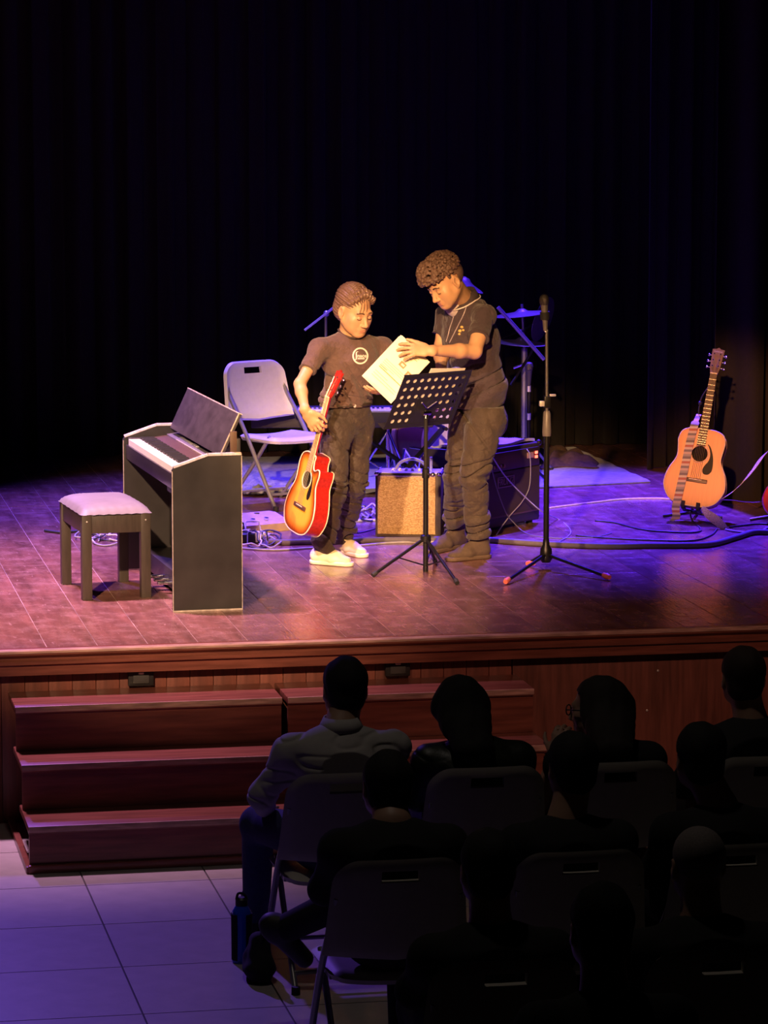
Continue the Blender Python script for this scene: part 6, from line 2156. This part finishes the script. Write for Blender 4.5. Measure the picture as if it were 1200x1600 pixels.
# ------------------------------------------------------------------ the songbook between them
def songbook():
    Yk = 16.84
    A, B, C_, D_ = P(629, 527, Yk), P(570, 586, Yk - 0.02), P(613, 629, Yk - 0.05), P(673, 567, Yk - 0.03)
    ex = ((C_ - B) + (D_ - A)) / 2            # short side
    ey = ((A - B) + (D_ - C_)) / 2            # long side
    wx, wy = ex.length, ey.length
    ex.normalize(); ey = (ey - ex * ey.dot(ex)).normalized()
    n = ex.cross(ey)
    m = Matrix((ex, ey, n)).transposed().to_4x4()
    m.translation = B
    r = empty('songbook', mtx=m, label='open cream songbook tilted up between the boy and the man', cat='book')
    M_pg = mat('cream_page', (0.93, 0.86, 0.66), 0.8, 0, 0.02)
    sgn = 1 if (m @ V((0, 0, 1)) - m @ V((0, 0, 0))).dot(TC) > 0 else -1
    def pg(u, v, bend, z):
        return V((u * wx, v * wy, sgn * (z + bend * (u * (1 - u)) * 0.03)))
    for k in range(3):
        b = MB().grid(lambda u, v, k=k: pg(u, v, 1 - 0.2 * k, -0.004 * k) + V((-0.004 * k, -0.006 * k, 0)), 10, 4)
        bmesh.ops.recalc_face_normals(b.bm, faces=b.bm.faces[:])
        bmesh.ops.solidify(b.bm, geom=b.bm.faces[:], thickness=0.0012)
        o = b.build('page', M_pg, r, smooth=60)
        if k == 0: top = o
    MB().box((-0.006, -0.012, -0.016 if sgn > 0 else 0.013), (wx + 0.002, wy, -0.013 if sgn > 0 else 0.016), 0.001).build('cover', mat('pale_cover', (0.70, 0.66, 0.66), 0.5), r)
    M_ink = mat('grey_print', (0.50, 0.42, 0.30), 0.8)
    M_or = mat('orange_rule', (0.62, 0.30, 0.10), 0.8)
    M_rd = mat('red_brown_figure', (0.50, 0.24, 0.13), 0.8)
    def strip(u0, u1, v0, v1, mm, nm):
        b = MB().grid(lambda u, v: pg(u0 + (u1 - u0) * u, v0 + (v1 - v0) * v, 1, 0.0022), 6, 1)
        b.build(nm, mm, top, smooth=60)
    strip(0.10, 0.96, 0.295, 0.312, M_or, 'orange_rule')
    rg = random.Random(2)
    for v in (0.10, 0.15, 0.20, 0.36, 0.40, 0.44, 0.48, 0.78, 0.83, 0.88):
        u1 = rg.uniform(0.5, 0.92)
        strip(0.10, u1, v, v + 0.012, M_ink, 'text_line')
    strip(0.10, 0.34, 0.33, 0.345, M_rd, 'text_line')
    for (u0, u1, v0, v1) in ((0.44, 0.62, 0.56, 0.66), (0.74, 0.92, 0.50, 0.60)):
        strip(u0, u1, v0, v1, M_rd, 'figure')
        strip(u0 + 0.05, u1 - 0.03, v0 + 0.03, v1 - 0.03, M_pg, 'figure_window')
songbook()
# wrist strap lying on the music desk
wb = MB()
q = P(713, 577, 16.90)
wb.tube([q + RT * (0.022 * math.cos(a)) + UP * (0.010 * math.sin(a)) + TC * (0.014 * math.sin(a)) for a in [2 * PI * i / 20 for i in range(20)]], 0.005, 6, True)
tag(wb.build('rubber_band', mat('blue_rubber', (0.10, 0.10, 0.60), 0.5), smooth=180), 'small blue band resting on the rim of the music desk', 'band')

# ================================================================== THE AUDIENCE
M_aplast = mat('beige_plastic', (0.48, 0.44, 0.38), 0.5, 0, 0.05, 40)
M_atube = M_tube
aud_proto = None
def aud_chair(x, y, label, rot=0.0):
    global aud_proto
    if aud_proto is None:
        aud_proto = chair_proto('folding_chair', M_aplast, M_atube, label, 'chair', 'folding chairs of the audience')
        c = aud_proto
    else:
        c = copy_tree(aud_proto)
        c['label'] = label
    c.location = (x, y, 0)
    c.rotation_euler = (0, 0, rot)
    return c

def sitter(x, y, top, label, shirt, trousers, hair, skin=M_skin_aud, lean=0.0, turn=0.0, tilt=0.0, long_hair=0.0, bald=False, glasses=False,
           arm=None, legs=None, wide=1.0, res=0.009, folds=0.0, collar=False, sleeveless=False, hx=0.0, puffy=False, hunch=0.0):
    """a person seated on the chair whose origin is (x, y); top = height of the crown above the floor"""
    root = empty('person', (x, y, 0), 0, label, 'person', 'seated audience')
    O = V((x, y, 0))
    pel = O + V((0, -0.075, 0.540))
    k = (top + hunch - 0.30 - 0.52) / 0.40
    chest = O + V((lean * 0.5, -0.085, 0.52 + 0.30 * k))
    neckb = O + V((lean * 0.9, -0.055, 0.52 + 0.42 * k))
    hc = O + V((lean + hx, -0.005 + hunch * 0.8, top - 0.118))
    fw = V((math.sin(turn), math.cos(turn), -0.08 + tilt))
    H = HeadFrame(hc, fw, V((0, 0, 1)), 0.98)
    w_ = 0.185 * wide
    sh = {q: neckb + V((q * w_, -0.02, -0.075)) for q in (-1, 1)}
    A = {}
    for q in (-1, 1):
        el = O + V((q * (w_ + 0.030), 0.03, 0.66))
        wr = O + V((q * 0.11, 0.27, 0.615))
        A[q] = [el, wr]
    if arm:
        for q, v in arm.items():
            A[q] = [V(v[0]), V(v[1])]
    Lg = {}
    for q in (-1, 1):
        Lg[q] = [O + V((q * 0.09, -0.03, 0.53)), O + V((q * 0.13, 0.36, 0.515)), O + V((q * 0.13, 0.33, 0.085))]
    if legs:
        for q, v in legs.items():
            Lg[q] = [V(p) for p in v]
    allp = [H.p(0, 0, 0.16), H.p(0.13, 0, 0), H.p(-0.13, 0, 0), pel] + [p for v in A.values() for p in v] + list(sh.values()) + [p for v in Lg.values() for p in v]
    # body: head, neck, arms and hands in one piece
    S = SDF(*bounds(allp, 0.14), res * 0.75)
    S.cap(pel, chest, 0.09, 0.09, 0.05, lat=(1, 0, 0), ratio=1.4)
    S.cap(sh[-1], sh[1], 0.045, 0.045, 0.05)
    for q in (-1, 1):
        el, wr = A[q]
        S.cap(sh[q], el, 0.042, 0.036, 0.03); S.cap(el, wr, 0.036, 0.024, 0.02)
        d = (wr - el).normalized()
        bk = V((0.1 * q, -0.2, 0.9)) if not arm or q not in arm else V((-0.5, -0.7, 0.2))
        add_hand(S, wr, d, bk, -q, 1.0, ((0.4, 0.5, 0.4),) * 4, 0.05)
        a, b, c = Lg[q]
        S.cap(a, b, 0.068, 0.050, 0.03); S.cap(b, c, 0.048, 0.034, 0.03)
    S.cap(chest, neckb, 0.08, 0.058, 0.04)
    add_head(S, H, neckb, 0.060, face=glasses or abs(turn) > 0.3)
    S.build('body', skin, root)
    # top
    T = SDF(*bounds([pel, sh[-1], sh[1], A[-1][0], A[1][0], A[-1][1], A[1][1], neckb], 0.13), res * (0.6 if folds else 1.0))
    T.cap(pel, chest, 0.118 * wide, 0.120 * wide, 0.06, lat=(1, 0, 0), ratio=1.35)
    T.cap(chest, neckb - V((0, 0, 0.05)), 0.115 * wide, 0.070, 0.06, lat=(1, 0, 0), ratio=1.35)
    T.cap(sh[-1], sh[1], 0.062, 0.062, 0.06)
    for q in (-1, 1):
        el, wr = A[q]
        if sleeveless: 
            T.cap(sh[q], sh[q].lerp(el, 0.12), 0.058, 0.054, 0.04); continue
        bulge = 0.058 if puffy else 0.050
        T.cap(sh[q], el, 0.054, bulge, 0.05)
        hem = el.lerp(wr, 0.92 if not puffy else 0.35)
        T.cap(el, hem, bulge - 0.004, 0.042, 0.04)
    T.ell(neckb + V((0, 0.02, 0.035)), (0.068, 0.068, 0.055), None, 0.008, 'sub')
    if folds:
        cr_ = crease(61, (0.35, 0, 1), 48, 15)
        ff = lambda X, Y_, Z_: -folds * cr_(X, Y_, Z_)
        T.disp(ff)
    top_o = T.build('shirt', shirt, root)
    if collar:
        b = MB()
        n = 24
        A_, B_ = [], []
        for i in range(n + 1):
            a = PI / 2 + 0.35 + (2 * PI - 0.7) * i / n
            A_.append(b.bm.verts.new(neckb + V((0.064 * math.cos(a), 0.066 * math.sin(a) + 0.004, 0.046))))
            B_.append(b.bm.verts.new(neckb + V((0.088 * math.cos(a), 0.090 * math.sin(a), 0.000))))
        for i in range(n): b.bm.faces.new((A_[i], A_[i + 1], B_[i + 1], B_[i]))
        bmesh.ops.recalc_face_normals(b.bm, faces=b.bm.faces[:])
        bmesh.ops.solidify(b.bm, geom=b.bm.faces[:], thickness=0.005)
        b.build('collar', shirt, top_o, world=True, smooth=180)
    # trousers and shoes
    Q = SDF(*bounds([pel] + [p for v in Lg.values() for p in v], 0.16), res)
    Q.cap(pel + V((-0.05, 0, -0.02)), pel + V((0.05, 0, -0.02)), 0.112, 0.112, 0.05)
    for q in (-1, 1):
        a, b, c = Lg[q]
        Q.cap(a, b, 0.090, 0.068, 0.05); Q.cap(b, c, 0.064, 0.052, 0.03, clip=(c + (c - b).normalized() * 0.03, (c - b)))
    Q.build('trousers', trousers, root)
    for q in (-1, 1):
        a, b, c = Lg[q]
        dn = (c - b).normalized()
        f_ = V((0, 1, 0)) if abs(dn.z) > 0.6 else V((0.0, 0.55, -0.8))
        f_ = (f_ - dn * f_.dot(dn)).normalized()
        heel = c + dn * 0.06 - f_ * 0.05
        Sh = SDF(*bounds([heel, heel + f_ * 0.28, heel - dn * 0.1], 0.06), res * 0.7)
        Sh.cap(heel + f_ * 0.01 - dn * 0.01, heel + f_ * 0.20 + dn * 0.004, 0.044, 0.034, 0.02)
        Sh.cap(heel + f_ * 0.03, c - dn * 0.01, 0.042, 0.042, 0.03)
        Sh.cut(c + dn * 0.085, dn)
        Sh.build('shoe', mat('dark_shoe', (0.03, 0.026, 0.026), 0.6), root)
    # hair
    if not bald:
        B_ = SDF(*bounds([H.p(-0.13, -0.14, -0.16 - long_hair), H.p(0.13, 0.12, 0.16), neckb + V((0, -0.2, -long_hair))], 0.08), res * 0.7)
        B_.ell(H.p(0, -0.022, 0.038), [q * H.s for q in (0.086, 0.104, 0.092)], H.axes, 0.0)
        if long_hair:
            tail = V((hc.x, neckb.y - 0.165, neckb.z))
            B_.cap(H.p(0, -0.040, 0.0), tail, 0.075, 0.050, 0.05, lat=(1, 0, 0), ratio=1.50)
        else:
            B_.ell(H.p(0, -0.050, -0.03), [q * H.s for q in (0.070, 0.060, 0.062)], H.axes, 0.02)
        X, Y_, Z_ = B_.pts((slice(None),) * 3)
        lx, ly, lz = H.loc(X, Y_, Z_)
        face_z = np.minimum(ly - 0.030, 0.070 - lz)
        cutf = face_z
        if not long_hair:
            cutf = np.maximum(cutf, np.minimum(np.minimum(np.abs(lx) - 0.060, 0.022 - lz), ly + 0.035))
            cutf = np.maximum(cutf, -0.085 - lz)
        B_.D = np.maximum(B_.D, cutf.astype(np.float32))
        wn = wav(7, 4, 70, (1, 1, 0.15 if long_hair else 1))
        B_.disp(lambda a, b, c: 0.004 * wn(a, b, c))
        B_.build('hair', hair, root)
    else:
        B_ = SDF(*bounds([H.p(-0.13, -0.14, -0.12), H.p(0.13, 0.12, 0.16)], 0.05), res * 0.7)
        B_.ell(H.p(0, -0.022, 0.034), [q * H.s for q in (0.080, 0.101, 0.088)], H.axes, 0.0)
        X, Y_, Z_ = B_.pts((slice(None),) * 3)
        lx, ly, lz = H.loc(X, Y_, Z_)
        B_.D = np.maximum(B_.D, np.maximum(np.minimum(ly - 0.03, 0.075 - lz), -0.065 - lz).astype(np.float32))
        B_.build('cropped_hair', hair, root)
    if glasses:
        g = MB()
        for q in (-1, 1):
            cc = (q * 0.033, 0.104, 0.0)
            g.tube([H.p(cc[0] + 0.026 * math.cos(a), cc[1], cc[2] + 0.020 * math.sin(a)) for a in [2 * PI * i / 20 for i in range(20)]], 0.0026, 6, True)
            g.tube([H.p(q * 0.058, 0.102, 0.004), H.p(q * 0.078, 0.06, 0.006), H.p(q * 0.080, -0.005, 0.004)], 0.0028, 6)
        g.tube([H.p(-0.008, 0.106, 0.002), H.p(0.008, 0.106, 0.002)], 0.0026, 6)
        g.build('glasses', M_black, root, world=True, smooth=180)
    return root

M_dk = mat('black_jersey', (0.012, 0.011, 0.012), 0.9)
M_dk2 = mat('charcoal_jersey', (0.022, 0.020, 0.021), 0.9)
M_gn = mat('dark_green_satin', (0.016, 0.020, 0.012), 0.45, 0, 0.4, 20, 0.5, 30)
M_sh = mat('pale_grey_shirt', (0.46, 0.42, 0.40), 0.85, 0, 0.06, 30, 0.1, 250)
M_jn = mat('blue_denim', (0.025, 0.030, 0.085), 0.85, 0, 0.2, 60)
M_hd = mat('black_hair', (0.010, 0.008, 0.007), 0.85, bump=0.4, bscale=150)
M_hb = mat('dark_brown_hair', (0.020, 0.012, 0.009), 0.8)
M_hg = mat('grey_stubble', (0.20, 0.17, 0.16), 0.85, 0, 0.2, 150)

R1, R2, R3 = 12.22, 10.86, 9.58
# first row
aud_chair(2.170, R1, 'beige folding chair under the man in the pale shirt')
aud_chair(2.695, R1, 'beige folding chair under the long-haired woman in dark satin')
aud_chair(3.20, R1, 'beige folding chair under the woman with glasses')
aud_chair(3.775, R1, 'beige folding chair under the short-haired man in front of the plain sheeting')
x, y = 2.175, R1
sitter(x, y, 1.195, 'short-haired man seen from behind in a pale collared shirt and jeans', M_sh, M_jn, M_hd, lean=0.02, hx=0.025, wide=1.03, folds=0.0042, collar=True, res=0.007, tilt=-0.1, hunch=0.03,
       arm={-1: ((x - 0.272, y - 0.02, 0.70), (x - 0.225, y + 0.21, 0.60)), 1: ((x + 0.19, y + 0.02, 0.70), (x + 0.10, y + 0.26, 0.64))},
       legs={-1: ((x - 0.09, y - 0.03, 0.53), (x - 0.235, y + 0.33, 0.51), (x - 0.20, y + 0.62, 0.085)), 1: ((x + 0.09, y - 0.03, 0.53), (x + 0.16, y + 0.38, 0.5), (x + 0.15, y + 0.40, 0.085))})
sitter(2.695, R1 + 0.02, 1.105, 'woman with long straight dark hair in a dark green satin blouse', M_gn, M_dk, M_hd, long_hair=0.24, wide=0.93, hx=-0.03, folds=0.004, puffy=True, hunch=0.055,
       arm={-1: ((2.695 - 0.185, R1 + 0.06, 0.66), (2.695 - 0.11, R1 + 0.29, 0.64))})
x, y = 3.20, R1
hnd = P(873, 1170, y + 0.16)
sitter(x, y, 1.085, 'woman with glasses and long dark hair resting her chin on a banded wrist', M_dk, M_dk, M_hb, long_hair=0.24, turn=-0.95, wide=0.92, glasses=True, sleeveless=True, hx=-0.005, hunch=0.06,
       arm={-1: (P(842, 1258, y + 0.10), P(866, 1182, y + 0.17))})
wb = MB()
wr = P(864, 1180, y + 0.165)
ax = (P(866, 1170, y + 0.17) - P(862, 1195, y + 0.16)).normalized()
u = ax.cross(V((0, 1, 0))).normalized(); v = ax.cross(u)
for off in (-0.012, 0.004):
    wb.tube([wr + ax * off + (u * math.cos(2 * PI * i / 18) + v * math.sin(2 * PI * i / 18)) * 0.031 for i in range(18)], 0.005, 6, True)
tag(wb.build('wristband', mat('red_cord', (0.30, 0.03, 0.03), 0.7), smooth=180), 'red cord bracelet on the raised wrist of the woman with glasses', 'bracelet')
sitter(3.775, R1, 1.19, 'short-haired man in dark top sitting before the plain red sheeting', M_dk2, M_dk, M_hb, wide=1.12, turn=0.1, hx=-0.02)
# second row
aud_chair(2.100, R2, 'folding chair standing directly behind the man in the pale shirt')
aud_chair(2.705, R2, 'folding chair in the second row behind the gap between the two long-haired women')
aud_chair(3.245, R2, 'folding chair in the second row, in front of the close-cropped grey head')
x, y = 2.12, R2
sitter(x, y, 1.115, 'dark silhouette with crossed legs sitting behind the man in the pale shirt', M_dk, M_dk, M_hd, wide=1.0, hunch=0.06,
       legs={-1: ((x - 0.08, y - 0.03, 0.53), (x + 0.02, y + 0.42, 0.56), P(452, 1448, R2 + 0.66)), 1: ((x + 0.09, y - 0.03, 0.53), (x + 0.12, y + 0.38, 0.5), (x + 0.12, y + 0.36, 0.085))})
sitter(2.715, R2, 1.165, 'dark-haired silhouette sitting behind the woman with glasses', M_dk, M_dk, M_hd, wide=0.93, hx=0.03)
sitter(3.245, R2, 1.180, 'dark silhouette sitting behind the man before the plain sheeting', M_dk, M_dk, M_hd, wide=0.95, hx=-0.055)
# third row
aud_chair(2.155, R3, 'folding chair in the third row under the dark-haired figure nearest the aisle')
aud_chair(2.805, R3, 'folding chair in the third row under the close-cropped grey-haired person')
sitter(2.165, R3, 1.145, 'dark silhouette in the third row sitting nearest the open tiled floor', M_dk, M_dk, M_hd)
sitter(2.81, R3, 1.130, 'person with close-cropped grey hair sitting in the third row', M_dk, M_dk, M_hg, bald=True, wide=1.05)

# a taller head further back, seen between the chairs of the third row
R4 = 8.34
hp4 = P(938, 1382, R4 + 0.0)
aud_chair(hp4.x, R4, 'folding chair behind the third row, under the tall dark figure')
sitter(hp4.x, R4, hp4.z, 'tall dark silhouette sitting behind the gap in the third row', M_dk, M_dk, M_hd, wide=0.95)

# bottle in a black carrier on the floor
bp = Zp(378, 1503, 0.0)
bt = empty('water_bottle', bp, 0, 'tall blue plastic bottle standing on the tiles by the jeans-clad leg', 'bottle')
M_blu = mat('blue_translucent_plastic', (0.02, 0.10, 0.75), 0.2, 0, 0.05)
MB().lathe([(0, 0), (0.036, 0.0), (0.038, 0.01), (0.036, 0.10), (0.033, 0.13), (0.037, 0.17), (0.036, 0.20), (0.022, 0.222), (0, 0.222)], 24).build('flask', M_blu, bt)
MB().lathe([(0, 0.222), (0.024, 0.222), (0.024, 0.245), (0.016, 0.252), (0, 0.252)], 20).build('cap', M_black, bt)
MB().tube(smooth_path([(-0.02, 0, 0.245), (-0.012, 0, 0.268), (0.010, 0, 0.262), (0.022, 0, 0.240)], 5), 0.005, 8).build('carry_loop', M_black, bt)
sl = MB().lathe([(0.040, 0.012), (0.041, 0.19)], 20, cap=False)
bmesh.ops.delete(sl.bm, geom=[f for f in sl.bm.faces if -0.6 < math.atan2(f.calc_center_median().x - 0.0, -f.calc_center_median().y) < 0.35], context='FACES')
bmesh.ops.solidify(sl.bm, geom=sl.bm.faces[:], thickness=0.003)
sl.build('sleeve', M_dk, bt)
bg = empty('handbag', (1.885, 12.195, 0.0), PI / 2, 'slouched black bag on the tiles beside the blue bottle', 'bag')
S = SDF((-0.16, -0.12, -0.01), (0.16, 0.12, 0.26), 0.006)
S.cap((-0.05, 0, 0.05), (0.05, 0, 0.05), 0.052, 0.052, 0.02)
S.cap((-0.035, 0, 0.05), (-0.02, 0, 0.15), 0.050, 0.034, 0.03)
S.cap((0.035, 0, 0.05), (0.02, 0, 0.14), 0.050, 0.034, 0.03)
wq = wav(90, 4, 45)
S.disp(lambda a, b, c: 0.006 * wq(a, b, c))
S.cut((0, 0, 0.001), (0, 0, -1))
me = S.mesh('pouch'); me.materials.append(M_dk)
link(bpy.data.objects.new('pouch', me), bg)
MB().tube(smooth_path([(-0.05, 0.0, 0.15), (-0.04, -0.01, 0.21), (0.02, -0.01, 0.215), (0.045, 0, 0.15)], 6), 0.007, 8).build('handle', M_dk2, bg)
